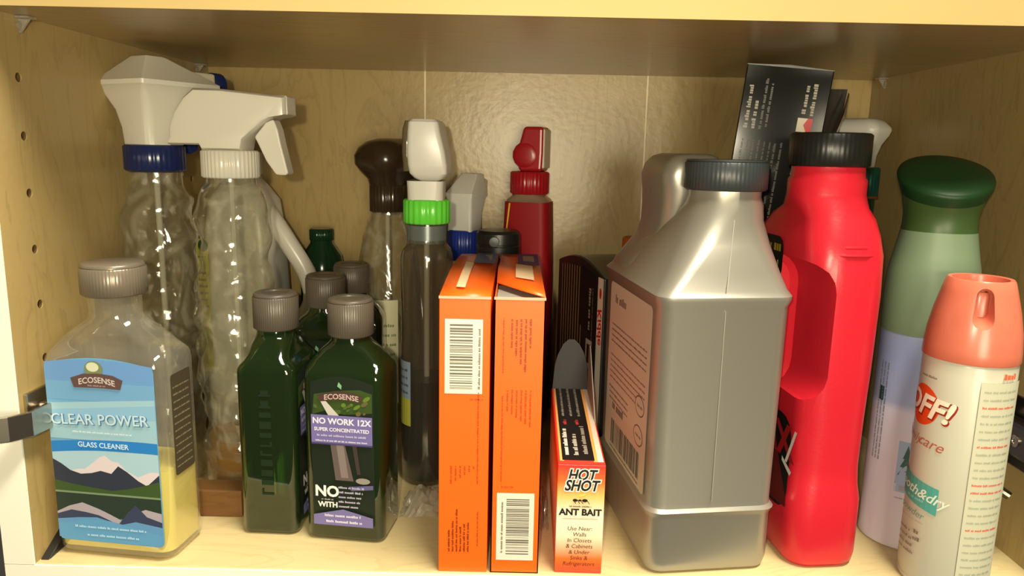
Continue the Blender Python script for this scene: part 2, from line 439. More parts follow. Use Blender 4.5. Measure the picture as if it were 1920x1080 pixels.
# hinges
h = thing('cabinet_hinge', 'shiny steel hinge arm wrapping round the front edge of the left wall', 'hinge', (0, 0, .089))
b = MB().add(*box(0, .0025, .004, .050, -.004, .022)); b.build('mounting_plate', METAL, h, smooth=0, bevel=.0008)
prof = [(.004, .012), (.010, .010), (.012, .004), (.010, -.004), (.002, -.014), (-.010, -.020), (-.026, -.020), (-.040, -.014), (-.040, -.0115), (-.026, -.0172), (-.010, -.0172), (-.0005, -.0115), (.0075, -.004), (.0085, .003), (.007, .007), (.004, .009)]
v, f = extr(prof, .016, 'xz'); MB().add([(x, z+.01 if z > 0 else z, y+.006) for x, y, z in v], f).build('arm', METAL, h, smooth=0, bevel=.0006)
b = MB().add(*box(.0025, .012, .012, .045, 0, .014)); b.build('arm_body', METAL, h, smooth=0, bevel=.002)
for y in (.020, .036):
    v, f = lathe([(.0035, 0), (.0035, .001), (.0015, .0012), (.0012, .0004)], 14)
    MB().add([(.012+c, y+a, .007+b_) for a, b_, c in v], f).build('screw', DMETAL, h)
v, f = lathe([(.017, 0), (.017, .012), (.015, .013)], 28)
MB().add([(-.024-c*.6, -.014+b_*.9, .004+a) for a, b_, c in v], f).build('cup', DMETAL, h)

h2 = thing('cabinet_hinge', 'dark steel hinge on the right wall behind the insect spray can', 'hinge', (W, 0, .085))
MB().add(*box(-.003, 0, .018, .072, -.022, .026)).build('mounting_plate', DMETAL, h2, smooth=0, bevel=.001)
MB().add(*box(-.014, -.003, .012, .060, -.010, .014)).build('arm_body', DMETAL, h2, smooth=0, bevel=.003)
MB().add(*tube(spline([(-.010, .055, -.006), (-.017, .045, -.014), (-.016, .035, -.032), (-.010, .030, -.038)]), .0028)).build('link', DMETAL, h2)
MB().add(*tube(spline([(-.009, .050, .012), (-.016, .046, .022), (-.012, .040, .03)]), .003)).build('spring', METAL, h2)
for y in (.026, .048):
    v, f = lathe([(.004, 0), (.004, .001), (.0018, .0014), (.0014, .0005)], 14)
    MB().add([(-.014-c, y+a, .002+b_) for a, b_, c in v], f).build('screw', METAL, h2)

o = MB().add(*extr([(.004, 0), (.032, 0), (.032, .011), (.028, .0115)], .006, 'yz', .0032)).build('bumper', BLACK, smooth=0, bevel=.0006)
tag(o, 'small black wedge bumper on the shelf against the left wall', 'bumper')

# ------------------------------------------------------------------ clear flat bottle with blue lake label
t = thing('flat_bottle', 'clear flat bottle of yellow liquid with a blue mountain lake label', 'bottle', (.0478, .0295, 0), -7)
hx, hy = .0405, .021
rows = [(.0, hx-.005, hy-.005, .006), (.0012, hx-.002, hy-.002, .008), (.005, hx, hy, .009), (.128, hx, hy, .009), (.1310, hx-.0003, hy-.0003, .009), (.1335, hx-.0009, hy-.0014, .009), (.1365, hx-.0022, hy-.0040, .0095),
        (.1395, hx-.0046, hy-.0056, .010), (.1455, hx-.0112, hy-.0060, .011), (.151, hx-.018, hy-.0062, .0128), (.155, .0172, .0146, .0146), (.158, .0158, .0150, .0150), (.1605, .0155, .0155, .0155), (.173, .0155, .0155, .0155)]
MB().add(*rloft(rows, 8)).build('body', PET2, t, 50)
ins = .0013
lrows = [(.0035, hx-.006, hy-.006, .006), (.006, hx-ins, hy-ins, .008), (.0605, hx-ins, hy-ins, .008)]
MB().add(*rloft(lrows, 8)).build('liquid', YLIQ, t, 50)
MB().add(*ribbed(.0193, .1705, .1885, 60, .00012)).add(*lathe([(.0185, .1884), (.0183, .1897), (.0170, .1908), (.001, .1910)], 40)).build('cap', SILVER_CAP, t, 50)
L = Label(front_of(-hy-.0002))
u0, u1, v0, v1 = -.0365, .0365, .0105, .130
L.poly(rpoly(u0, u1, v0, v1, .004, .0038), ink(108, 165, 205))
def band(a, b, m, fn0=lambda x: 0, fn1=lambda x: 0, n=16, e=.0004):
    us = [u0+e+(u1-u0-2*e)*i/n for i in range(n+1)]
    L.quadstrip([(u, a+fn0(u)) for u in us], [(u, b+fn1(u)) for u in us], m)
band(.118, .1295, ink(105, 150, 205), fn1=lambda x: .0032*math.cos(x/.0365*1.5))
band(.106, .118, ink(112, 162, 205)); band(.080, .106, ink(152, 190, 208), lambda x: 0, lambda x: .08*x)
band(.094, .102, ink(135, 180, 212), lambda x: .05*x, lambda x: .09*x)
band(.0565, .0735, ink(165, 198, 215))
band(.0735, .0805, ink(45, 125, 200), lambda x: .04*x-1.2*x*x, lambda x: .04*x-1.0*x*x)
def ridge(base, pts, m): L.quadstrip([(u, base) for u, v in pts], pts, m)
U = lambda k: u0+.0004+(u1-u0-.0008)*k
ridge(.052, [(U(0), .060), (U(.12), .0575), (U(.22), .060), (U(.3), .0605), (U(.38), .065), (U(.45), .069), (U(.5), .0705), (U(.56), .067), (U(.62), .0665), (U(.7), .061), (U(.8), .0575), (U(.92), .0615), (U(1), .0615)], ink(215, 203, 210))
ridge(.044, [(U(0), .066), (U(.08), .063), (U(.16), .059), (U(.26), .057), (U(.36), .058), (U(.45), .060), (U(.55), .0585), (U(.62), .064), (U(.7), .0605), (U(.8), .055), (U(.88), .052), (U(.94), .056), (U(1), .060)], ink(50, 55, 70))
ridge(.042, [(U(0), .052), (U(.2), .0495), (U(.4), .048), (U(.55), .047), (U(.7), .049), (U(.85), .052), (U(1), .0555)], ink(62, 84, 44))
band(.028, .0445, ink(44, 58, 48)); band(.0435, .0448, ink(120, 140, 110))
ridge(.020, [(U(0), .030), (U(.12), .0345), (U(.25), .0375), (U(.4), .034), (U(.5), .031), (U(.62), .027), (U(.72), .032), (U(.85), .036), (U(1), .034)], ink(170, 160, 172))
ridge(.020, [(U(0), .0285), (U(.14), .032), (U(.28), .031), (U(.4), .0295), (U(.52), .026), (U(.58), .024), (U(.68), .033), (U(.76), .0385), (U(.86), .031), (U(1), .028)], ink(58, 66, 92))
ridge(.0125, [(U(0), .025), (U(.2), .027), (U(.38), .028), (U(.52), .0255), (U(.6), .024), (U(.75), .027), (U(1), .0245)], ink(98, 148, 196))
L.quadstrip([(U(.02), .0115), (U(.3), .0115), (U(.6), .0115), (U(.98), .0115)], [(U(0), .0215), (U(.3), .0262), (U(.5), .0262), (U(1), .019)], ink(96, 155, 200))
L.ellipse(-.0025, .1268, .0062, .0052, ink(120, 130, 95)); L.ellipse(-.003, .1282, .0042, .003, ink(205, 210, 180))
L.poly([(-.0185, .1205), (-.010, .1235), (0, .1243), (.010, .1233), (.0165, .1205), (.0145, .1145), (0, .1150), (-.0165, .1145)], ink(96, 72, 70))
L.text('ECOSENSE', -.001, .1198, .0052, ink(200, 190, 185), .0001, arc=-12)
L.greek(-.007, .005, .1158, .0011, ink(160, 140, 135))
L.text('CLEAR POWER', -.0008, .0934, .0098, ink(72, 120, 165), .0002, rot=2); L.text('CLEAR POWER', -.0014, .0939, .0098, ink(190, 215, 228), .0001, rot=2)
L.greek(-.020, .020, .0852, .0011, ink(215, 228, 235))
L.text('GLASS CLEANER', 0, .0772, .0047, ink(205, 228, 240), .00008)
for a, b_, v in ((-.024, .026, .0205), (-.016, .020, .0150)): L.greek(a, b_, v, .0016, ink(175, 212, 235))
L.build('front_label', t)
L = Label(right_of(hx+.0003)); L.poly(rpoly(-.011, .011, .055, .122, .002), ink(66, 58, 42))
for i in range(12): L.greek(-.009, .009, .060+i*.0048, .0012, ink(130, 120, 95))
L.build('back_label', t)

# ------------------------------------------------------------------ wavy clear spray bottles
def wavy(prof, amp=.0015, tw=34):
    P = spline([(r, 0, z) for r, z in prof], 5)
    def fn(r, z, a):
        k = 1 if .02 < z < .225 else .0
        return r + k*amp*math.sin(z*240 + 2*math.sin(a+z*18)) + k*amp*.7*math.sin(3*a+z*tw*3)
    return lathe([(p[0], p[2]) for p in P], 56, True, fn)
# 1: navy collar, flared head seen from behind
g_spr = 'trigger spray bottles'
def flared_head(t, z0, zl, zt, s, mat, mat_side, nozzle_mat, trig_mat):
    rows = [(z0, .0165*s, .0165*s, .008*s), (z0+.30*(zl-z0), .0168*s, .0172*s, .007*s), (z0+.6*(zl-z0), .0195*s, .021*s, .006*s, 0, .002*s), (z0+.85*(zl-z0), .0238*s, .028*s, .005*s, 0, .005*s), (zl, .0268*s, .033*s, .0022*s, 0, .007*s),
            (zl+.0006*s, .0274*s, .0337*s, .0022*s, 0, .007*s), (zl+.0038*s, .0274*s, .0337*s, .0022*s, 0, .007*s), (zl+.0044*s, .0264*s, .0327*s, .0020*s, 0, .007*s), (zt, .0090*s, .0075*s, .001*s, 0, -.001*s), (zt+.0003*s, .008*s, .0065*s, .001*s, 0, -.001*s)]
    MB().add(*rloft(rows, 5)).build('head', mat, t, 22)
    zc = zl+.006*s
    MB().add(*box(-.011*s, .011*s, .020*s, .050*s, zc-.009*s, zc+.008*s)).build('barrel', mat_side, t, smooth=0, bevel=.002*s)
    v, f = lathe([(.0085*s, 0), (.0098*s, .002*s), (.0098*s, .010*s), (.004*s, .011*s)], 20)
    MB().add([(a, .052*s+c, zc+b_) for a, b_, c in v], f).build('nozzle', nozzle_mat, t)
    MB().add(*extr([(.028*s, zc-.006*s), (.040*s, zc-.006*s), (.036*s, zc-.022*s), (.034*s, z0-.004*s), (.026*s, z0-.007*s), (.024*s, z0-.002*s), (.026*s, zc-.02*s)], .014*s, 'yz')).build('trigger', trig_mat, t, smooth=0, bevel=.0015*s)
t = thing('spray_bottle', 'clear spray bottle with navy collar and flared white head, farthest left', 'spray bottle', (.0285, .135, 0), -28, g_spr)
MB().add(*wavy([(.020, 0), (.0245, .004), (.0255, .03), (.0235, .06), (.0265, .09), (.0270, .12), (.0262, .15), (.0242, .17), (.0262, .19), (.0250, .213), (.0225, .226), (.0190, .233), (.0190, .243)])).build('bottle', PET, t, 60)
MB().add(*ribbed(.0217, .2437, .2628, 36, .0003)).build('collar', NAVY, t, 50)
MB().add(*lathe([(.0022, .012), (.0022, .243)], 10)).build('dip_tube', STRAW, t)
flared_head(t, .2630, .3045, .3262, 1.0, WHITE, BEIGE, NAVY, NAVY)

# 2: white trigger head in side view
t = thing('spray_bottle', 'clear spray bottle with white ribbed collar and white trigger pointing right', 'spray bottle', (.0915, .118, 0), 0, g_spr)
MB().add(*wavy([(.022, 0), (.0265, .004), (.0275, .03), (.026, .055), (.0285, .085), (.0300, .12), (.0295, .145), (.0268, .165), (.0240, .186), (.0262, .205), (.0255, .218), (.0215, .232), (.0178, .237), (.0178, .243)])).build('bottle', PET, t, 60)
MB().add(*lathe([(.020, .004), (.0255, .006), (.0262, .03), (.0250, .045)], 36)).build('liquid', BLIQ, t)
MB().add(*ribbed(.0204, .2405, .2603, 40, .0005)).build('collar', WHITE, t, 50)
MB().add(*lathe([(.0022, .012), (.0022, .243)], 10)).build('dip_tube', STRAW, t)
px = lambda pts: [((x-437)*.00039, .2409+(332-y)*.00038) for x, y in pts]
sil = px([(340, 262), (341, 244), (351, 214), (369, 186), (388, 169), (440, 170), (512, 177), (553, 181), (553, 213), (533, 217), (515, 226), (490, 247), (474, 262), (470, 281), (398, 281), (394, 272), (336, 272)])
n = len(sil)
# the shell is broad in the middle and narrows towards its top edge
secs = []
for yy, k in ((-.0158, .80), (-.0150, .93), (-.0125, 1.0), (.0125, 1.0), (.0150, .93), (.0158, .80)):
    cx = sum(p[0] for p in sil)/n; cz = sum(p[1] for p in sil)/n
    secs.append([(cx+(x-cx)*(.5+.5*k), yy, cz+(z-cz)*k) for x, z in sil])
fix(MB().add(*loft(secs)).build('head', WHITE, t, 40))
MB().add(*extr(px([(520, 178), (554, 179), (555, 214), (520, 214)]), .021)).build('nozzle', WHITE, t, smooth=0, bevel=.001)
MB().add(*extr(px([(512, 228), (526, 222), (533, 240), (538, 268), (550, 322), (545, 326), (527, 325), (510, 300), (497, 270), (490, 255), (494, 250)]), .015)).build('trigger', WHITE, t, smooth=0, bevel=.0012)

# white handled jug behind them
t = thing('handled_jug', 'white jug with curved handle standing behind the clear spray bottles', 'jug', (.052, .252, 0), 0)
MB().add(*rloft([(0, .030, .026, .012), (.004, .034, .03, .014), (.10, .034, .03, .014), (.14, .033, .029, .014), (.19, .031, .028, .014), (.215, .028, .026, .014), (.228, .020, .020, .014), (.236, .014, .014, .013), (.240, .014, .014, .013)], 6)).build('body', WHITE2, t)
MB().add(*ribbed(.0165, .238, .258, 30)).build('cap', BEIGE, t, 50)
MB().add(*tube(spline([(.004, -.004, .222), (.022, -.008, .206), (.042, -.012, .178), (.058, -.012, .150), (.062, -.010, .125), (.050, -.006, .105), (.028, -.002, .098)], 5), (.0085), 12)).build('handle', WHITE, t, 60)
L = Label(front_of(-.0303)); L.poly(rpoly(-.034, -.0235, .06, .182, .003), ink(170, 165, 40)); L.ellipse(-.028, .176, .0045, .0055, ink(20, 70, 40)); L.greek(-.033, -.025, .165, .002, ink(60, 80, 30))
for i in range(6): L.greek(-.033, -.025, .12+i*.006, .0025, ink(120, 70, 25))
L.build('label', t)
t = thing('green_bottle', 'dark green bottle mostly hidden behind the white jug handle', 'bottle', (.112, .288, 0), 0)
MB().add(*lathe([(.018, 0), (.021, .004), (.021, .145), (.019, .16), (.011, .172), (.010, .178)], 32)).build('body', DGREENB, t)
MB().add(*ribbed(.0115, .174, .186, 24)).build('cap', DGREENB, t, 50)

# brown wood block
o = MB().add(*box(.040, .108, .0655, .084, .0, .0205)).build('wood_block', WOOD, smooth=0, bevel=.0012)
tag(o, 'small brown wood block lying on the shelf behind the blue labelled bottle', 'wood block')

# ------------------------------------------------------------------ green flat bottles
def green_bottle(label):
    t = thing('flat_bottle', label, 'bottle', (0, 0, 0), 0, 'green flat bottles with brown caps')
    hx, hy = .0275, .0200
    rows = [(0, hx-.004, hy-.004, .004), (.001, hx-.0015, hy-.0015, .006), (.004, hx, hy, .0065), (.115, hx, hy, .0065), (.1170, hx-.0002, hy-.0003, .0065), (.1195, hx-.0007, hy-.0016, .0065), (.1225, hx-.0018, hy-.0044, .0070),
            (.1255, hx-.0035, hy-.0062, .0075), (.132, hx-.009, hy-.0066, .009), (.1355, .0150, .0134, .0125), (.138, .0132, .0132, .0132), (.144, .0130, .0130, .0130)]
    MB().add(*rloft(rows, 7)).build('body', GREENB, t, 50)
    MB().add(*ribbed(.0153, .1405, .1640, 60, .00015)).add(*lathe([(.0148, .1639), (.0145, .1651), (.0135, .1658), (.009, .1656), (.0085, .1648), (.001, .1646)], 40)).build('cap', BROWN_CAP, t, 50)
    L = Label(front_of(-hy-.0002))
    u0, u1, z0, z1 = -.0215, .0215, .012, .113
    L.poly(rpoly(u0, u1, z0, z1, .002, .004), ink(24, 34, 22))
    L.poly([(-.0205, .090), (-.012, .093), (.002, .091), (.0205, .093), (.0205, .106), (.012, .1085), (-.004, .107), (-.019, .104)], ink(54, 74, 30))
    rg = random.Random(4)
    for i in range(26):
        x, y = rg.uniform(-.019, .019), rg.uniform(.091, .105)
        if -.017 < x < -.004: continue
        L.ellipse(x, y, rg.uniform(.001, .003), rg.uniform(.0006, .0016), ink(*rg.choice(((92, 120, 40), (70, 95, 38), (96, 86, 52)))), 8, rot=35)
    L.poly([(-.0150, .101), (-.0115, .101), (-.0015, .090), (-.0090, .090)], ink(190, 185, 180))
    L.poly([(-.0015, .1135), (.0005, .1112), (.0002, .1085), (-.0025, .1105)], ink(120, 170, 130))
    L.poly([(-.0165, .1035), (-.008, .1062), (0, .1070), (.008, .1064), (.0150, .1040), (.013, .1000), (0, .1015), (-.0145, .0995)], ink(74, 52, 48))
    L.text('ECOSENSE', 0, .1034, .0050, ink(190, 165, 160), .0001, arc=-8)
    L.poly([(-.0080, .070), (.0020, .070), (.0075, .045), (-.0050, .045)], ink(95, 82, 80)); L.poly([(-.004, .070), (.001, .070), (.004, .047), (-.001, .047)], ink(125, 112, 110))
    L.poly([(.007, .070), (.010, .070), (.0125, .050), (.010, .050)], ink(60, 50, 48))
    L.ellipse(.014, .0455, .005, .0022, ink(140, 135, 128), 12); L.poly([(.004, .041), (.021, .043), (.021, .040), (.006, .038)], ink(92, 88, 132))
    L.rect(u0+.0006, u1-.0006, .0705, .0905, ink(112, 104, 160)); L.rect(u0+.0006, u1-.0006, .0700, .0712, ink(70, 62, 110))
    L.text('NO WORK 12X', 0, .0862, .0057, ink(215, 212, 230), .0002); L.text('SUPER CONCENTRATED', 0, .0805, .0034, ink(212, 208, 228), .00012)
    L.greek(-.017, .017, .0757, .0015, ink(178, 172, 208)); L.greek(-.018, .018, .0722, .0011, ink(205, 200, 222))
    L.text('NO', -.0110, .0365, .0105, ink(225, 222, 222), .0004); L.text('WITH', -.0105, .0272, .0052, ink(222, 220, 222), .0002); L.greek(-.015, -.006, .0305, .0012, ink(150, 146, 150))
    for i in range(5): L.greek(-.0030, .015-.001*i, .0395-.0034*i, .0015, ink(172, 168, 192))
    L.poly([(u0+.0008, .0125), (u1-.0008, .0125), (u1-.0008, .0195), (0, .0245), (u0+.0008, .0195)], ink(112, 104, 158))
    L.greek(-.013, .013, .0187, .0018, ink(200, 196, 220)); L.greek(-.012, .013, .0145, .0018, ink(205, 200, 224))
    L.build('front_label', t)
    # raised lettering running down the narrow side, worn smooth
    L = Label(left_of(-hx-.0001)); rg = random.Random(9); z = .030
    while z < .104:
        h_ = rg.uniform(.004, .0065)
        L.b.add(*[(lambda v, f: ([( -hx-.0005+(p[0]), p[1], p[2]) for p in v], f))(*box(0, .0008, -.004, .004, z, z+.0012))][0], L.mi(ink(20, 38, 18)))
        L.b.add(*[(lambda v, f: ([( -hx-.0005+(p[0]), p[1], p[2]) for p in v], f))(*box(0, .0008, rg.choice((-.004, .0028)), rg.choice((-.0025, .004)), z+.0012, z+h_-.001))][0], L.mi(ink(20, 38, 18)))
        z += h_+.002
    L.build('raised_lettering', t)
    L = Label(lambda u, v, w: (-u, hy+.0002+w, v)); L.poly(rpoly(u0, u1, z0, .112, .002), ink(168, 170, 150))
    for i in range(18): L.greek(-.019, .019, .018+i*.005, .0014, ink(80, 84, 70))
    L.build('back_label', t)
    return t
gb = green_bottle('green flat bottle with purple waterfall label facing the viewer')
gb.location = (.1912, .0555, 0); gb.rotation_euler.z = R(-7)
for loc, rz, lab in (((.1365, .0695, 0), 88, 'green flat bottle turned sideways, narrow side in front, at left of its group'),
                     ((.1515, .145, 0), -4, 'green flat bottle in the second row, brown cap showing between the two front caps'),
                     ((.1588, .2055, 0), 3, 'rearmost green flat bottle, its brown cap just under the brown spray head')):
    c = copy_tree(gb); c.location = loc; c.rotation_euler.z = R(rz); c['label'] = lab

# ------------------------------------------------------------------ brown headed spray bottle
t = thing('spray_bottle', 'clear flared spray bottle with dark brown head and collar', 'spray bottle', (.1808, .262, 0), -35, g_spr)
MB().add(*lathe([(p[0], p[2]) for p in spline([(.026, 0, 0), (.030, 0, .004), (.031, 0, .06), (.0305, 0, .11), (.0292, 0, .135), (.0262, 0, .165), (.0225, 0, .185), (.0190, 0, .197), (.0162, 0, .2025), (.0155, 0, .210)], 5)], 48)).build('bottle', PET, t, 60)
MB().add(*lathe([(.0022, .01), (.0022, .205)], 10)).build('dip_tube', STRAW, t)
MB().add(*ribbed(.0163, .2055, .2314, 28, .0006)).build('collar', BROWN, t, 50)
MB().add(*rloft([(.230, .0150, .0150, .012), (.236, .0160, .0175, .012, 0, .001), (.242, .020, .025, .014, 0, .003), (.249, .0240, .0320, .015, 0, .006), (.257, .0248, .0345, .016, 0, .008), (.264, .0225, .0335, .016, 0, .010), (.2695, .0165, .0300, .014, 0, .012), (.2722, .0085, .0230, .008, 0, .014), (.2728, .003, .015, .003, 0, .014)], 7)).build('head', BROWN, t, 70)
MB().add(*extr([(.030, .245), (.040, .245), (.038, .225), (.034, .208), (.028, .205), (.030, .225)], .012, 'yz')).build('trigger', BROWN, t, smooth=0, bevel=.0015)
L = Label(cyl_of(.0312, -55)); L.rect(-.012, .014, .03, .128, ink(205, 200, 165), nu=8)
for i in range(8): L.greek(-.010, .012, .04+i*.009, .003, ink(120, 130, 80))
L.build('label', t)

# ------------------------------------------------------------------ bright green collar spray bottle
t = thing('spray_bottle', 'grey clear spray bottle with bright green collar and dark liquid', 'spray bottle', (.2320, .140, 0), 0, g_spr)
P = spline([(.0165, 0, 0), (.0195, 0, .004), (.0202, 0, .03), (.0198, 0, .06), (.0200, 0, .09), (.0196, 0, .13), (.0203, 0, .165), (.0203, 0, .180), (.0190, 0, .188), (.0155, 0, .194), (.0150, 0, .209)], 5)
MB().add(*lathe([(p[0], p[2]) for p in P], 44)).build('bottle', SMOKE, t, 60)
MB().add(*lathe([(.016, .003), (.0188, .005), (.0194, .03), (.0190, .06), (.0190, .086)], 36)).build('liquid', DLIQ, t)
MB().add(*lathe([(.0153, .1935), (.0153, .207)], 36)).build('neck_sleeve', FROST, t)
MB().add(*lathe([(.0022, .01), (.0022, .207)], 10)).build('dip_tube', STRAW, t)
MB().add(*ribbed(.0179, .2082, .2266, 22, .0007)).build('collar', GREEN_BRIGHT, t, 50)
MB().add(*rloft([(.226, .0136, .0140, .007), (.234, .0136, .0145, .006), (.2405, .0139, .0150, .006)], 5)).build('neck', WHITE2, t, 40)
MB().add(*rloft([(.2400, .0060, .010, .003, .003, .002), (.2425, .0110, .016, .004, .0028, .004), (.246, .0140, .021, .004, .0026, .006), (.252, .0146, .024, .004, .002, .008), (.262, .0142, .027, .004, .001, .010), (.276, .0122, .029, .004, -.0005, .012), (.2835, .0112, .028, .004, -.001, .012), (.2856, .0095, .026, .004, -.001, .012)], 5)).build('head', WHITE2, t, 35)
MB().add(*rloft([(.2475, .0030, .0200, .003, -.0136, .010), (.262, .0034, .0240, .003, -.0140, .012), (.278, .0034, .0250, .003, -.0135, .013), (.2845, .0028, .0230, .003, -.0125, .013)], 5)).build('side_cover', clear('olive_clear_plastic', (.55, .48, .30), .45, (.20, .165, .09)), t, 35)
L = Label(cyl_of(.0206, -165)); L.rect(-.010, .016, .05, .102, ink(120, 135, 150), nu=8); L.rect(-.010, .016, .05, .072, ink(150, 150, 60), nu=8)
for i in range(4): L.greek(-.008, .014, .076+i*.006, .002, ink(60, 70, 80))
L.build('label', t)

# blue collar
t = thing('spray_bottle', 'spray bottle with blue collar and small white head behind the black cap', 'spray bottle', (.2512, .280, 0), -22, g_spr)
MB().add(*lathe([(.021, 0), (.0245, .004), (.0245, .12), (.021, .145), (.014, .158), (.014, .163)], 36)).build('bottle', WHITE2, t)
MB().add(*ribbed(.0168, .160, .189, 34, .0004)).build('collar', BLUE, t, 50)
MB().add(*rloft([(.188, .0128, .0125, .003), (.205, .0124, .0130, .003, 0, .001), (.2185, .0132, .0165, .002, 0, .003), (.2215, .0140, .0180, .0015, 0, .004), (.2235, .0140, .0180, .0015, 0, .004), (.2242, .0134, .0174, .0015, 0, .004), (.2412, .0085, .0075, .0015, .002, .012), (.2418, .0075, .0065, .0015, .002, .012)], 5)).build('head', WHITE2, t, 25)
MB().add(*box(-.009, .009, .018, .034, .222, .236)).build('barrel', BEIGE, t, smooth=0, bevel=.002)
MB().add(*extr([(.020, .222), (.030, .222), (.028, .205), (.026, .190), (.020, .188), (.020, .20)], .012, 'yz')).build('trigger', WHITE2, t, smooth=0, bevel=.0012)

# black flip cap bottle
t = thing('squeeze_bottle', 'dark bottle with black flip cap standing behind the orange boxes', 'bottle', (.2852, .220, 0), 0)
MB().add(*rloft([(0, .017, .014, .010), (.003, .020, .0165, .012), (.14, .020, .0165, .012), (.160, .018, .0155, .012), (.170, .013, .013, .012), (.174, .013, .013, .012)], 6)).build('body', DKGREY, t)
MB().add(*lathe([(.0180, .1715), (.0192, .1725), (.0192, .182), (.0186, .1826), (.0186, .1836), (.0192, .1842), (.0190, .193), (.0170, .1955), (.001, .196)], 40)).build('cap', BLACK, t)
v, f = lathe([(.0046, 0), (.0042, .001), (.001, .0013)], 18)
MB().add([(-.003+a, -.0190-c, .187+b_) for a, b_, c in v], f).build('thumb_dimple', DKGREY, t)

# red spray bottle
t = thing('spray_bottle', 'crimson spray bottle with red trigger head and ribbed red collar', 'spray bottle', (.3125, .280, 0), -14, g_spr)
MB().add(*rloft([(0, .020, .016, .008), (.004, .0225, .018, .008), (.14, .0222, .018, .008), (.19, .0212, .0175, .008), (.213, .0205, .0170, .008), (.219, .0195, .0165, .008), (.2218, .0165, .0155, .010), (.2245, .015, .015, .012)], 6)).build('bottle', clear('pink_clear_plastic', (.75, .5, .42), .3, (.5, .4, .28)), t, 50)
MB().add(*rloft([(.01, .0232, .0187, .008), (.14, .0229, .0187, .008), (.19, .0219, .0182, .008), (.2170, .0209, .0176, .008)], 6)).build('label_sleeve', REDLIQ, t, 50)
o = MB().add(*extr([(-.0214, .150), (-.0203, .150), (-.0135, .216), (-.0150, .216)], .0006, 'xz', -.0189)).build('yellow_stripe', ink(200, 160, 30), t, smooth=0)
MB().add(*ribbed(.0184, .2240, .2450, 30, .0006)).build('collar', REDTRIG, t, 50)
pts = [(-.0085, .2450), (.0130, .2450), (.0138, .262), (.0138, .2862), (-.0050, .2862), (-.0085, .2730)] + [(-.0030+.0128*math.cos(R(a)), .2600+.0128*math.sin(R(a))) for a in (118, 140, 165, 190, 215, 238)]
MB().add(*extr(pts, .030, 'xz', .006)).build('head', REDTRIG, t, smooth=0, bevel=.003, bseg=3)
v, f = lathe([(.0112, -.002), (.0112, .0004), (.0100, .0012), (.0065, .0018), (.001, .0020)], 28); MB().add([(-.0030+a, -.0088-c, .2598+b_) for a, b_, c in v], f).build('rear_boss', REDTRIG, t)
MB().add(*box(.0075, .0150, -.0070, .020, .2480, .2845)).build('nozzle', BEIGE, t, smooth=0, bevel=.0015)
MB().add(*extr([(.020, .268), (.028, .266), (.030, .245), (.026, .235), (.022, .237), (.022, .25)], .012, 'yz')).build('trigger', REDTRIG, t, smooth=0, bevel=.0015)

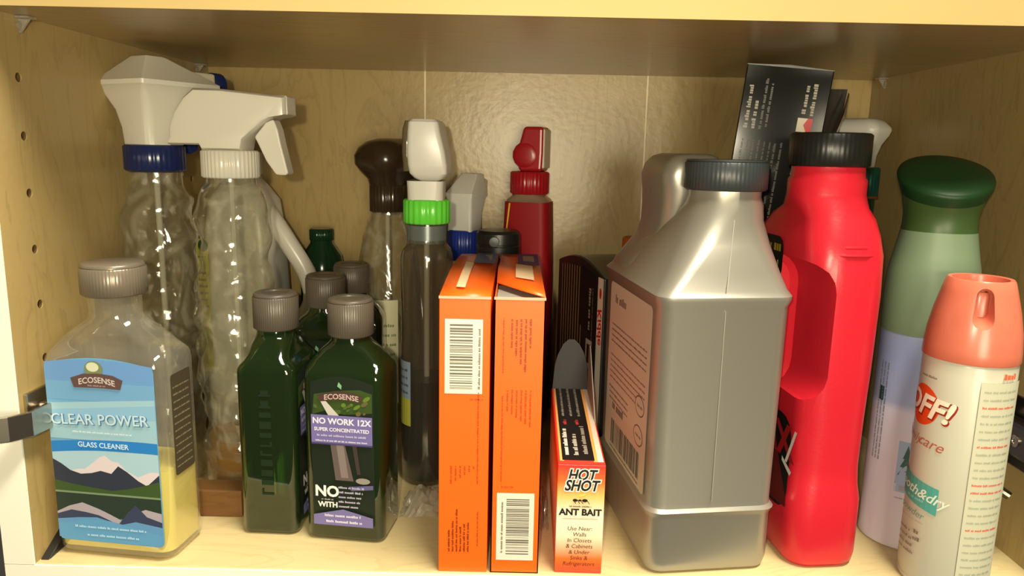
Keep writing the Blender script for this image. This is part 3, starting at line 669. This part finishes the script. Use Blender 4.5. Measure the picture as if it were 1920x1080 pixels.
# ------------------------------------------------------------------ orange boxes
def orange_box(x0, x1, y0, y1, h, label, flip):
    t = thing('tall_box', label, 'box', (x0, y0, 0), 0, 'tall orange cardboard boxes')
    w, d = x1-x0, y1-y0
    hb = h+.0015
    # walls as card, with the top closed by its own flap
    if not flip:
        MB().add(*box(0, w, 0, d, 0, h)).build('carton', ORANGE, t, smooth=0, bevel=.0006)
        v = [(0, 0, h), (w, 0, h), (w, d, h), (0, d, h)]
        # bowed lid whose left edge bulges up a little
        rows = []
        for i in range(9):
            s = i/8; y = d*s; rows.append([(0, y, h+.0003+.004*math.sin(math.pi*min(1, s*1.0))), (w*.5, y, h+.0006+.0016*math.sin(math.pi*s)), (w-.0005, y, h+.0005)])
        b = MB(); vv = [p for r in rows for p in r]; ff = []
        for i in range(8):
            for j in range(2): ff.append((i*3+j, i*3+j+1, (i+1)*3+j+1, (i+1)*3+j))
        b.add(vv, ff); o = b.build('top_flap', ORANGE, t)
        sm = o.modifiers.new('s', 'SOLIDIFY'); sm.thickness = .0006
        hh = lambda u, v: h+.0012+.0016*math.sin(math.pi*v/d)+ (.0024*(1-2*u/w) if u < w/2 else 0)*math.sin(math.pi*v/d)
    else:
        b = MB().add(*box(0, .0007, 0, d, 0, h)).add(*box(w-.0007, w, 0, d, 0, h)).add(*box(0, w, 0, .0007, 0, h)).add(*box(0, w, d-.0007, d, 0, h)).add(*box(0, w, 0, d, 0, .0007))
        b.build('carton', ORANGE, t, smooth=0)
        MB().add(*box(.001, w-.001, .001, .06, h-.0045, h-.0035)).build('inner_flap', CARD_GREY, t, smooth=0)
        # lid lifted at its left front corner, leaving a triangular gap
        b = MB(); vv = []; ff = []
        for i in range(9):
            s = i/8; y = .001+(d-.001)*s
            lift = .011*max(0, 1-abs(s-.22)/.5) if s > .02 else 0
            vv += [(0, y+.046*(1-s), h+.0008+lift*.5), (w*.5, y+.022*(1-s), h+.0008+lift*.25), (w, y, h+.0006)]
        for i in range(8):
            for j in range(2): ff.append((i*3+j, i*3+j+1, (i+1)*3+j+1, (i+1)*3+j))
        o = b.add(vv, ff).build('top_flap', ORANGE, t); sm = o.modifiers.new('s', 'SOLIDIFY'); sm.thickness = .0006
        hh = lambda u, v: h+.0013+.0055*max(0, 1-abs((v-.03)/d-.22)/.5)*(1-u/w)
    L = Label(lambda u, v, q: (u, v, hh(u, v)+q+.0006))
    def strip(a0, a1, b0, b1, m):
        n = 8; L.quadstrip([(a0, b0+(b1-b0)*i/n) for i in range(n+1)], [(a1, b0+(b1-b0)*i/n) for i in range(n+1)], m)
    strip(w*.80, w*.40, d*.26, d*.60, ink(238, 205, 165)) if flip else strip(w*.46, w*.28, d*.10, d*.62, ink(240, 205, 165))
    strip(w*.98, w*.45, d*.62, d*.97, ink(34, 56, 130)); strip(w*.86, w*.58, d*.72, d*.90, ink(150, 145, 125))
    L.build('top_print', t)
    MB().add(*box(-.0002, w+.0002, -.0003, .0006, h-.0012, h+.0003)).build('worn_edge', ORANGE_EDGE, t, smooth=0)
    L = Label(front_of(-.0002))
    dk = ink(176, 58, 8)
    if not flip:
        L.rect(.0035, w-.0045, h-.060, h-.0135, LABELW); barcode(L, .0065, w-.0105, h-.057, h-.0165, ink(104, 100, 90), 'v', seed=2)
        L.greek(h-.057, h-.018, -(w-.0058), .0014, ink(120, 112, 98), 90)
        for i in range(6): L.greek(.060+.002*i, .072, -(.0055+.0028*(i+1)), .0012, dk, 90)
        L.greek(.060, .120, -.0245, .0010, dk, 90); L.greek(.018, .042, -.0250, .0010, dk, 90)
        for i in range(6): L.greek(.014, .026+.004*(i % 3)+.003*(3-abs(2-i)), -(.0048+.0024*(i+1)), .0013, ink(120, 44, 10), 90)
        L.greek(.019, .027, h-.064, .0010, dk)
    else:
        L.rect(.0035, w-.0035, .009, .0545, LABELW); barcode(L, .0095, w-.0065, .013, .051, ink(104, 100, 90), 'v', seed=5)
        L.greek(.014, .050, -.0075, .0014, ink(120, 112, 98), 90)
        for i in range(5): L.greek(.148-.005*(i % 4), .166, -(.0085+.0028*(i+1)), .0014, ink(140, 50, 10), 90)
        L.greek(.132, .166, -.0062, .0010, dk, 90); L.greek(.062, .118, -.0062, .0010, dk, 90)
        for i in range(6): L.greek(.108-.002*i, .122, -(.0065+.0028*(i+1)), .0012, dk, 90)
        L.greek(.006, .014, .058, .0010, dk)
    L.build('front_print', t)
    return t
orange_box(.2560, .2868, .0022, .184, .1785, 'tall orange box with white barcode near its top, left of the pair', False)
orange_box(.2890, .3194, .0022, .184, .1785, 'tall orange box with white barcode near its bottom and lifted top flap', True)

# crumpled plastic wrap on the shelf
def wrap(loc, sx, sy, h, seed, label):
    rg = random.Random(seed); n = 12; v = []; f = []
    for i in range(n+1):
        for j in range(n+1):
            x, y = i/n*2-1, j/n*2-1; k = max(0, 1-(x*x+y*y)*.8)
            v.append((x*sx+rg.uniform(-1, 1)*sx*.07, y*sy+rg.uniform(-1, 1)*sy*.07, .0006+h*k*rg.uniform(.15, 1)))
    for i in range(n):
        for j in range(n):
            a = i*(n+1)+j; f += [(a, a+n+1, a+n+2), (a, a+n+2, a+1)]
    o = MB().add(v, f).build('plastic_wrap', WRAP, smooth=0); o.location = loc; tag(o, label, 'plastic wrap')
wrap((.2365, .092, 0), .016, .022, .016, 3, 'crumpled clear plastic wrap on shelf left of the orange boxes')
wrap((.3252, .086, 0), .0035, .030, .020, 5, 'thin crumpled clear plastic scrap between orange box and ant bait box')

# ------------------------------------------------------------------ ant bait box
t = thing('bait_box', 'small red and white ant bait box lying with its end flap open', 'box', (.3300, .004, 0), -1.0)
w, d, h = .0298, .150, .0735
FLAME = ramp_z('flame_print', [(0, srgb(205, 55, 35)), (.010, srgb(235, 110, 40)), (.026, srgb(240, 225, 190)), (.040, srgb(238, 228, 205)), (.052, srgb(240, 190, 110)), (.062, srgb(235, 110, 45)), (.0735, srgb(215, 45, 40))])
MB().add(*box(0, w, 0, d, 0, h)).build('carton', FLAME, t, smooth=0, bevel=.0005)
L = Label(top_of(h+.0002))
L.rect(.0005, w-.0005, .0005, d-.0005, ink(222, 60, 45)); L.rect(.0015, .004, .005, d, ink(240, 180, 100)); L.rect(w-.007, w-.0045, .004, d, ink(240, 170, 90)); L.rect(w-.0045, w-.001, .004, d, ink(235, 220, 200))
L.rect(.003, w-.0065, .006, d-.001, ink(20, 16, 16))
for i, (c, a, b_) in enumerate(((225, .008, .060), (185, .008, .050), (150, .010, .065))):
    L.greek(a+.006, b_, -(.0075+i*.0062), .0030, ink(c, c-5, c-20), 90)
for i in range(3): L.greek(.085, .150, -(.0075+i*.0058), .0020, ink(150, 140, 130), 90)
for i in range(2): L.greek(.068, .078, -(.0085+i*.0085), .0026, ink(190, 60, 55), 90)
L.build('top_print', t)
L = Label(front_of(-.0002))
blk, wht = ink(22, 18, 16), ink(245, 238, 225)
for tx, zz in (('HOT', .0665), ('SHOT', .0595)):
    L.text(tx, .0150, zz, .0098, wht, .0010, .25, sx=.82); L.text(tx, .0150, zz, .0098, blk, .00030, .25, sx=.82)
L.poly([(.0135, .0535), (.0190, .0555), (.0170, .0530), (.0145, .0525)], ink(240, 200, 90))
for u, a in ((.0105, .0016), (.0135, .0011), (.0165, .0018)): L.ellipse(u+.001, .0500, a, a*.62, blk, 12)
for u in (.0100, .0125, .0145, .0185): L.poly([(u, .0505), (u+.0005, .0505), (u+.0022, .0478), (u+.0017, .0478)], blk)
L.greek(.008, .022, .0455, .0010, ink(120, 90, 75))
L.text('ANT BAIT', .0150, .0420, .0060, blk, .00022); L.rect(.004, .026, .0375, .0378, ink(190, 130, 110))
for i, s in enumerate(('Use Near:', 'Walls', 'In Closets', '& Cabinets', '& Under', 'Sinks &', 'Refrigerators')):
    L.text(s, .0150, .0310-.0040*i, .0038, ink(70, 40, 24), 0, .15)
L.build('front_print', t)
MB().add(*extr([(.0005, h), (w-.001, h), (w-.0015, h+.020), (w*.86, h+.030), (w*.72, h+.038), (w*.58, h+.042), (w*.42, h+.042), (w*.28, h+.038), (w*.14, h+.029), (.002, h+.020)], .0007, 'xz', d-.001)).build('end_flap', plastic('grey_flap', (.028, .028, .03), .45, .4), t, smooth=0)
MB().add(*extr([(d-.001, h), (d-.001, h+.038), (d-.012, h+.040), (.075, h+.001), (.072, h)], .0007, 'yz', w-.0006)).build('side_flap', CARD_GREY, t, smooth=0)

# ------------------------------------------------------------------ alarm box
t = thing('alarm_box', 'black alarm box with white stripe behind grey jug', 'box', (.3705, .1405, 0), 15.2)
w, d, h = .054, .113, .167
n = 12; prof = [(0, 0), (d, 0)] + [(d-d*i/n, h+.010*math.sin(math.pi*i/n)) for i in range(n+1)]
v, f = extr(prof, w, 'yz', w/2); MB().add(v, f).build('carton', BLACKCARD2, t, smooth=0, bevel=.0008)
MB().add(*[(lambda q: (q, [(i*2, i*2+1, i*2+3, i*2+2) for i in range(n)]))([p for i in range(n+1) for p in ((.001, d*i/n, h+.0002+.0102*math.sin(math.pi*i/n)), (w-.001, d*i/n, h+.0002+.0102*math.sin(math.pi*i/n)))])][0]).build('top_panel', plastic('dark_olive_film', (.05, .048, .036), .3, .5), t)
L = Label(lambda u, v, q: (-.0002-q, u, v))
L.rect(.001, .0125, .002, h, ink(205, 195, 180))
L.text('Kidde', .0068, .128, .0125, ink(190, 24, 30), .0003, .2, rot=-90)
L.ellipse(.0068, .1545, .0024, .0045, ink(190, 24, 30), 12)
for i in range(9): L.rect(d-.012-.0065*i, d-.0135-.0065*i, .08, h-.004+.006*math.sin(math.pi*(.9-.05*i)), ink(150, 122, 76))
L.poly([(.013, .166), (.052, .170), (.050, .12), (.013, .115)], ink(22, 20, 19))
L.greek(.120, .158, -.0300, .0045, ink(140, 132, 122), 90); L.greek(.112, .156, -.0225, .0018, ink(110, 104, 98), 90)
L.rect(.020, .034, .088, .112, ink(160, 152, 140)); L.rect(.023, .031, .092, .108, ink(22, 20, 19))
for i in range(4): L.greek(.03, .075, -(.022+.008*i), .002, ink(90, 86, 82), 90)
L.greek(.050, .066, -.018, .004, ink(150, 30, 30), 90)
L.build('side_print', t)

# ------------------------------------------------------------------ grey jug
t = thing('grey_jug', 'large silver grey jug with charcoal cap and white back label', 'jug', (.4203, .0720, 0), 8)
hx, hy = .0428, .0660
nx, ny = .0106, -.0230       # the neck sits towards the front
rows = [(0, hx-.006, hy-.006, .008), (.002, hx-.0025, hy-.0025, .010), (.008, hx-.001, hy-.001, .011), (.038, hx-.001, hy-.001, .011), (.0405, hx-.0002, hy-.0002, .011), (.0428, hx+.0006, hy+.0006, .011), (.045, hx-.0012, hy-.0012, .011), (.048, hx-.0014, hy-.0014, .011),
        (.174, hx-.0008, hy-.0008, .010), (.178, hx+.0006, hy+.0006, .010), (.1805, hx+.0006, hy+.0006, .010), (.184, hx-.0018, hy-.0022, .011, .0004, -.0005),
        (.195, hx-.0070, hy-.0090, .014, .0022, -.0040), (.210, hx-.0130, hy-.0230, .018, .0055, -.0115), (.224, .0255, .0290, .021, .0088, -.0190), (.2335, .0238, .0240, .0225, nx, ny), (.2385, .0226, .0226, .0224, nx, ny), (.2465, .0226, .0226, .0224, nx, ny)]
body = MB().add(*rloft(rows, 5)).build('body', GREYJUG, t, 28)
MB().add(*ribbed(.0260, .2425, .2605, 60, .00015, nx, ny)).add(*lathe([(.0252, .2604), (.0248, .2616), (.001, .2617)], 48, True, None, nx, ny)).build('cap', DKGREY, t, 50)
hump = MB().add(*rloft([(.1825, .0390, .028, .012, -.002, .036), (.190, .0350, .029, .014, -.003, .034), (.198, .0270, .0300, .014, -.005, .031), (.207, .0205, .0300, .012, -.005, .028), (.217, .0172, .0305, .011, -.005, .026), (.230, .0172, .0312, .011, -.005, .024), (.241, .0190, .0320, .011, -.004, .0225), (.250, .0208, .0322, .011, -.0035, .022), (.258, .0195, .0310, .011, -.003, .021), (.2630, .0160, .0280, .010, -.002, .020), (.2648, .0110, .0230, .008, -.002, .019)], 6)).build('handle', GREYJUG, t, 60)
MB().add(*box(-.0022, -.0018, -hy-.0002, -hy+.001, .050, .172)).add([(-.0022, -hy+.0002, .185), (-.0016, -hy+.0002, .185), (.0080, -.0472, .2270), (.0074, -.0472, .2270)], [(0, 1, 2, 3)]).build('mould_line', plastic('mould_line', (.40, .375, .33), .3, .5, metal=.25), t, smooth=0)
L = Label(lambda u, v, q: (-hx+.0005-q, u, v))
LB = ink(205, 196, 178)
L.poly(rpoly(-.0520, .045, .048, .172, .004), LB)
g = ink(120, 112, 100)
def lgreek(a, b_, v, hgt, m): L.greek(a, b_, v, hgt, m)
lgreek(.005, .035, .158, .006, g)
for i in range(4): lgreek(-.045, .038, .141-.0042*i, .0016, g)
for i in range(5): lgreek(-.045, .038, .118-.0042*i, .0016, ink(150, 110, 100))
for i in range(3): lgreek(-.01, .038, .094-.0042*i, .0016, g)
for zc in (.103, .083):
    L.ellipse(-.036, zc, .010, .0070, g, 20); L.ellipse(-.036, zc, .0088, .0060, LB, 20); L.greek(-.042, -.030, zc-.001, .002, g)
L.greek(.0, .03, .080, .006, g)
barcode(L, -.040, .030, .054, .072, ink(78, 74, 68), 'u', seed=8); L.greek(-.04, .03, .0505, .0014, g)
L.build('back_label', t)

# ------------------------------------------------------------------ red jug
t = thing('red_jug', 'bright red handled jug with black screw cap', 'jug', (.5020, .0670, 0), 6)
hx, hy = .0248, .052
ny = -.012; nx = -.0030
rows = [(0, hx-.004, hy-.004, .012), (.003, hx-.001, hy-.001, .014), (.008, hx, hy, .015), (.045, hx, hy, .015), (.056, hx-.0016, hy-.0016, .015), (.068, hx-.0022, hy-.0022, .015), (.10, hx-.0020, hy-.0010, .016), (.130, hx-.0008, hy-.0004, .017), (.18, hx+.0004, hy, .018), (.205, hx, hy-.001, .018), (.217, hx-.0008, hy-.006, .018, 0, -.001),
        (.2265, hx-.0022, hy-.0135, .018, 0, -.004), (.233, hx-.0022, .0285, .021, nx*.7, -.0110), (.2385, .0236, .0250, .0225, nx, ny), (.2415, .0240, .0240, .0238, nx, ny), (.250, .0240, .0240, .0238, nx, ny), (.252, .0225, .0225, .0223, nx, ny), (.262, .0218, .0218, .0217, nx, ny)]
# finer rows keep the recess edge smooth
body = MB().add(*rloft(rows, 7)).build('body', RED, t, 40)
cb = MB()
v, f = loft([[(q[0]-.0475, y, .1560+q[1]) for q in rr(.0345+e, .0465+e, .020+e)] for y, e in ((-.10, .012), (-.060, .004), (-.045, .0005), (-.006, 0), (-.002, -.004))])
cut = fix(MB().add(v, f).build('cutter', RED, t, 0))
bpy.context.view_layer.update()
boolean(body, cut)
MB().add(*ribbed(.0247, .2585, .2795, 50, .00012, nx, ny)).build('cap', BLACK, t, 50)
for z in (.206, .2105, .215):
    MB().add(*tube([(-.012, -hy+.0036+(z-.206)*.55, z), (-.006, -hy+.0009+(z-.206)*.55, z), (.006, -hy+.0009+(z-.206)*.55, z), (.012, -hy+.0036+(z-.206)*.55, z)], .0012, 8)).build('grip_rib', RED, t)
L = Label(lambda u, v, q: (-hx-.0004-q, u, v))
L.poly(rpoly(-.0400, .0400, .034, .098, .015), ink(18, 14, 14))
L.poly([(-.039, .045), (-.020, .075), (.0, .055), (.02, .04), (-.02, .036), (-.040, .038)], ink(95, 18, 20))
L.text('XL', -.026, .080, .030, ink(150, 22, 28), .001, .3); L.poly([(-.047+.0, .092), (-.044, .092), (-.034, .068), (-.037, .068)], ink(215, 210, 205)); L.poly([(-.044, .064), (-.030, .070), (-.030, .067), (-.042, .061)], ink(215, 210, 205))
L.build('side_label', t)
L = Label(lambda u, v, q: (-hx-.0004-q, u, v)); L.poly(rpoly(-.006, .034, .183, .2120, .008), ink(16, 15, 12))
L.greek(-.002, .030, .202, .006, ink(150, 130, 30)); L.greek(0, .028, .191, .005, ink(165, 150, 90)); L.build('shoulder_label', t)

# ------------------------------------------------------------------ tall black box, leaning
t = thing('leaning_box', 'tall glossy black box leaning right behind the two jugs', 'box', (.4400, .1535, .0008), 0)
t.rotation_euler = (0, R(5.4), R(-15))
w, d, h = .0610, .034, .3325
MB().add(*box(0, w, 0, d, 0, h)).build('carton', BLACKCARD, t, smooth=0, bevel=.0008)
o = MB().add([(0, -.0006, h-.0002), (w, -.0006, h-.0002), (w, d, h+.0008), (w*.5, d, h+.0014), (0, d, h+.0008), (w*.5, -.0006, h+.0012)], [(0, 1, 5), (0, 5, 3, 4), (5, 1, 2, 3)]).build('top_flap', BLACKCARD2, t, smooth=0)
sm = o.modifiers.new('s', 'SOLIDIFY'); sm.thickness = .0005
L = Label(front_of(-.0002))
wt, gy = ink(150, 144, 130), ink(74, 70, 63)
L.greek(.286, .3190, -.0072, .0030, wt, 90); L.greek(.286, .3090, -.0125, .0030, wt, 90); L.greek(.286, .3240, -.0172, .0020, gy, 90); L.greek(.288, .3200, -.0212, .0020, gy, 90)
for i in range(6): L.greek(.205, .278, -(.0062+.0040*i), .0016, gy, 90)
for i in range(2): L.greek(.200, .278, -(.0300+.0045*i), .0018, gy, 90)
for i in range(3): L.greek(.200, .268, -(.0450+.0045*i), .0016, ink(60, 57, 52), 90)
L.greek(.300, .3210, -.0465, .0028, wt, 90); L.greek(.299, .3230, -.0520, .0030, wt, 90)
L.rect(.0420, .0525, .2870, .2970, ink(215, 205, 185)); L.poly([(.0525, .297), (.0525, .287), (.049, .287), (.0465, .292), (.049, .297)], ink(200, 40, 50))
L.build('front_print', t)

# dark glossy pouch behind it
t = thing('foil_pouch', 'dark glossy pouch edge sticking out right of the leaning black box', 'pouch', (.553, .235, 0), 0)
v = []; f = []
nn = 14
for i in range(nn+1):
    z = .322*i/nn; th = .012*math.sin(math.pi*min(.98, max(.03, i/nn)))+.0008
    xr = .030-.012*math.sin(i*.7)*.15+.010*(i/nn) - (.0 if i < nn-3 else 0)
    for a in range(12):
        q = 2*math.pi*a/12; v.append((-.01+ (xr*math.cos(q)), th*math.sin(q)+.001*math.sin(i*1.7+a), z))
for i in range(nn):
    for a in range(12): f.append((i*12+a, i*12+(a+1) % 12, (i+1)*12+(a+1) % 12, (i+1)*12+a))
f += [tuple(reversed(range(12))), tuple(nn*12+a for a in range(12))]
MB().add(v, f).build('bag', plastic('black_foil', (.02, .018, .015), .2, .6, bump=.3, bscale=60), t)
MB().add(*tube([(.030, -.006, .318), (.026, -.010, .300), (.018, -.012, .278)], [.0006, .0016, .0008], 6)).build('crease', METAL, t)

# orange capped bottle peeping out behind the jugs
t = thing('capped_bottle', 'bottle with orange cap peeping out between alarm box and grey jug handle', 'bottle', (.418, .272, 0), 0)
MB().add(*lathe([(.020, 0), (.023, .004), (.023, .13), (.018, .148), (.012, .156), (.012, .162)], 30)).build('body', BROWN, t)
MB().add(*ribbed(.0165, .157, .186, 30)).build('cap', plastic('orange_cap', (.42, .09, .01), .4, .4), t, 50)

# white and teal spray bottle at back right
t = thing('spray_bottle', 'dark green spray bottle with teal collar and white head, back right corner', 'spray bottle', (.6070, .246, 0), 38, g_spr)
MB().add(*lathe([(.020, 0), (.0235, .004), (.0238, .12), (.0225, .16), (.018, .195), (.0145, .215), (.0145, .232)], 36)).build('bottle', DGREENB, t)
MB().add(*ribbed(.0165, .2300, .2560, 28, .0005)).build('collar', GREEN_TEAL, t, 50)
MB().add(*lathe([(.0168, .2290), (.0170, .2300), (.0168, .2310)], 30)).build('tamper_ring', plastic('rust_ring', (.18, .05, .01), .4, .4), t)
MB().add(*rloft([(.2555, .0105, .0105, .008), (.266, .0105, .0115, .008), (.276, .0128, .015, .008, 0, .001), (.284, .0165, .022, .008, 0, .004), (.288, .0175, .024, .008, 0, .005), (.2905, .0172, .0235, .008, 0, .005), (.296, .0135, .020, .008, 0, .006), (.2985, .007, .014, .006, 0, .006)], 6)).build('head', WHITE2, t, 50)
MB().add(*box(-.010, .010, .026, .050, .277, .297)).build('barrel', DKGREY, t, smooth=0, bevel=.003)
MB().add(*extr([(.022, .278), (.032, .278), (.030, .262), (.027, .246), (.022, .244), (.022, .26)], .012, 'yz')).build('trigger', DKGREY, t, smooth=0, bevel=.0015)

# ------------------------------------------------------------------ air freshener
t = thing('air_freshener', 'lavender and pale green air freshener can with slanted dark green cap', 'spray can', (.5815, .0650, 0), 0)
r = .0284
CANBAND = ramp_z('lavender_print', [(0, srgb(196, 186, 196)), (.072, srgb(198, 190, 204)), (.0975, srgb(196, 192, 212)), (.103, srgb(150, 160, 196)), (.135, srgb(136, 148, 190)), (.15, srgb(140, 152, 186))], .35)
MB().add(*lathe([(r-.002, 0), (r, .0012), (r, .004), (r-.0006, .005), (r-.0004, .148), (r-.0006, .150)], 56)).build('can', CANBAND, t)
MB().add(*lathe([(p[0], p[2]) for p in spline([(r-.0004, 0, .150), (r, 0, .158), (r+.0002, 0, .175), (r-.0006, 0, .190), (r-.0028, 0, .202), (.0238, 0, .212), (.0228, 0, .218)], 5)], 56)).build('shoulder', PALEGREEN, t, 60)
def cap_ring(rad, z, sh): return [(rad*math.cos(2*math.pi*i/48), rad*math.sin(2*math.pi*i/48), z+sh*(.28*math.cos(2*math.pi*i/48)+math.sin(2*math.pi*i/48))) for i in range(48)]
MB().add(*loft([cap_ring(.0228, .2175, 0), cap_ring(.0222, .222, .0008), cap_ring(.0224, .230, .0035), cap_ring(.0236, .2370, .0054), cap_ring(.0252, .2430, .0082)])).build('cap_collar', OLIVE, t, 60)
MB().add(*loft([cap_ring(.0252, .2428, .0082), cap_ring(.0270, .2475, .0100), cap_ring(.0284, .2515, .0112), cap_ring(.0287, .2535, .0116), cap_ring(.0280, .2552, .0116), cap_ring(.0225, .2570, .0094), cap_ring(.012, .2582, .0064), cap_ring(.002, .2586, .0010)])).build('cap', FGREEN, t, 60)
L = Label(cyl_of(r-.0002, -90))
L.rect(-.022, .002, .042, .078, ink(150, 168, 198), nu=8)
for u in (-.016, -.006):
    for k in range(4): L.poly([(u-.0062+k*.0012, .048+k*.006), (u+.0062-k*.0012, .048+k*.006), (u, .058+k*.006)], ink(58, 92, 88))
L.poly([(-.022, .042), (.002, .042), (.002, .047), (-.010, .050), (-.022, .048)], ink(176, 184, 200))
L.greek(-.021, .0, .0375, .0010, ink(130, 130, 165)); L.rect(-.019, -.013, .0435, .047, ink(150, 150, 165)); 
L.rect(-.0405, -.0365, .102, .112, ink(30, 60, 52)); 
for i in range(3): L.greek(.060, .130, (.0345+.0028*i), .0012, ink(96, 100, 120), 90)
L.build('print', t)

# ------------------------------------------------------------------ insect spray can
t = thing('insect_spray', 'cream insect repellent can with coral cap at front right', 'spray can', (.5790, .0095, 0), 0)
r = .0255
MB().add(*lathe([(r-.0035, 0), (r-.0008, .0008), (r-.0003, .0022), (r-.001, .0035), (r-.0004, .006), (r, .008), (r, .1455), (r-.0004, .1470), (r-.002, .1485)], 64)).build('can', CANCREAM, t)
cap_rows = [(r+.0006, .1473), (r+.0008, .1481), (r+.0006, .1535), (r-.0004, .164), (r-.0026, .176), (r-.0056, .188), (r-.0074, .1945), (r-.0083, .1957), (.0150, .1953), (.0145, .190), (.001, .1895)]
capo = fix(MB().add(*lathe(cap_rows, 64)).build('cap', CORAL, t, 50))
# spray notch: a tapered opening through the front of the cap
v, f = loft([[(x*k, y, .1818+z*k2) for x, z in [(p[0], p[1]) for p in rr(.0050, .0105, .0048)]] for y, k, k2 in ((-.045, 1.35, 1.45), (-.0235, 1.2, 1.25), (-.017, .7, .85), (-.0085, .6, .7))])
a = R(-22)
cut = fix(MB().add([(x*math.cos(a)-y*math.sin(a), x*math.sin(a)+y*math.cos(a), z) for x, y, z in v], f).build('cutter', CORAL, t, 0))
bpy.context.view_layer.update(); boolean(capo, cut)
v, f = rloft([(.174, .0052, .0045, .004), (.186, .0052, .0045, .004), (.1885, .0042, .0035, .003)], 5)
MB().add([(x*math.cos(a)-(y-.0085)*math.sin(a), x*math.sin(a)+(y-.0085)*math.cos(a), z) for x, y, z in v], f).build('spray_button', CORAL, t)
L = Label(cyl_of(r+.0001, -90), .00009, .0012)
u = -.0388; orr = ink(222, 72, 24)
L.ellipse(u-.001, .1165, .0130, .0128, orr, 36, rot=8)
L.text('OFF!', u+.0005, .1160, .0185, ink(150, 40, 20), .0010, .25, rot=-6); L.text('OFF!', u+.0000, .1167, .0185, ink(240, 228, 205), .0006, .25, rot=-6)
L.greek(u-.004, u+.009, .1345, .0014, ink(130, 122, 105))
L.text('Family', u-.0085, .0955, .0085, ink(176, 100, 82), 0, .35, rot=-6); L.text('care', u+.0085, .0943, .0098, ink(176, 88, 72), 0, .35, rot=-6)
tl = ink(78, 158, 148)
us = [u-.016+.034*i/10 for i in range(11)]
L.quadstrip([(q, .0535-.16*(q-u)) for q in us], [(q, .0700-.13*(q-u)) for q in us], tl)
L.text('smooth&dry', u+.0000, .0625, .0092, ink(215, 225, 210), .0001, .3, rot=-8); L.greek(u-.010, u+.010, .0560, .0016, ink(130, 190, 180))
L.text('powder', u+.001, .0480, .0065, ink(96, 140, 132), 0, .2, rot=-6)
L.greek(u-.01, u+.012, .0425, .0004, ink(150, 148, 128))
for i in range(4): L.greek(u-.008, u+.004+.0014*i, .0335-.0045*i, .0020, ink(128, 112, 98))
L.greek(u+.006, u+.0105, .0345, .0026, ink(120, 108, 94)); L.greek(u+.006, u+.0105, .030, .0026, ink(120, 108, 94))
uu = -.0070
L.rect(uu, uu+.028, .006, .138, ink(196, 194, 170), nu=10)
for i in range(26):
    z = .1320-.0048*i
    L.greek(uu+.002, uu+.024, z, .0013, ink(214, 96, 70) if i in (2, 7, 12, 13, 18) else ink(160, 166, 148))
L.greek(uu+.012, uu+.022, .1400, .0035, ink(222, 100, 60))
L.build('print', t)

# small pieces belong to the part they sit on
SUB = {'nozzle': 'head', 'trigger': 'head', 'barrel': 'head', 'side_cover': 'head', 'rear_boss': 'head', 'grip_rib': 'body', 'mould_line': 'body',
       'screw': 'arm_body', 'thumb_dimple': 'cap', 'worn_edge': 'carton', 'spray_button': 'cap', 'yellow_stripe': 'label_sleeve', 'raised_lettering': 'body'}
for root in [o for o in bpy.data.objects if o.type == 'EMPTY' and 'label' in o]:
    kids = {o.name.split('.')[0]: o for o in bpy.data.objects if o.parent == root}
    for o in [o for o in bpy.data.objects if o.parent == root]:
        host = kids.get(SUB.get(o.name.split('.')[0], ''))
        if host: o.parent = host
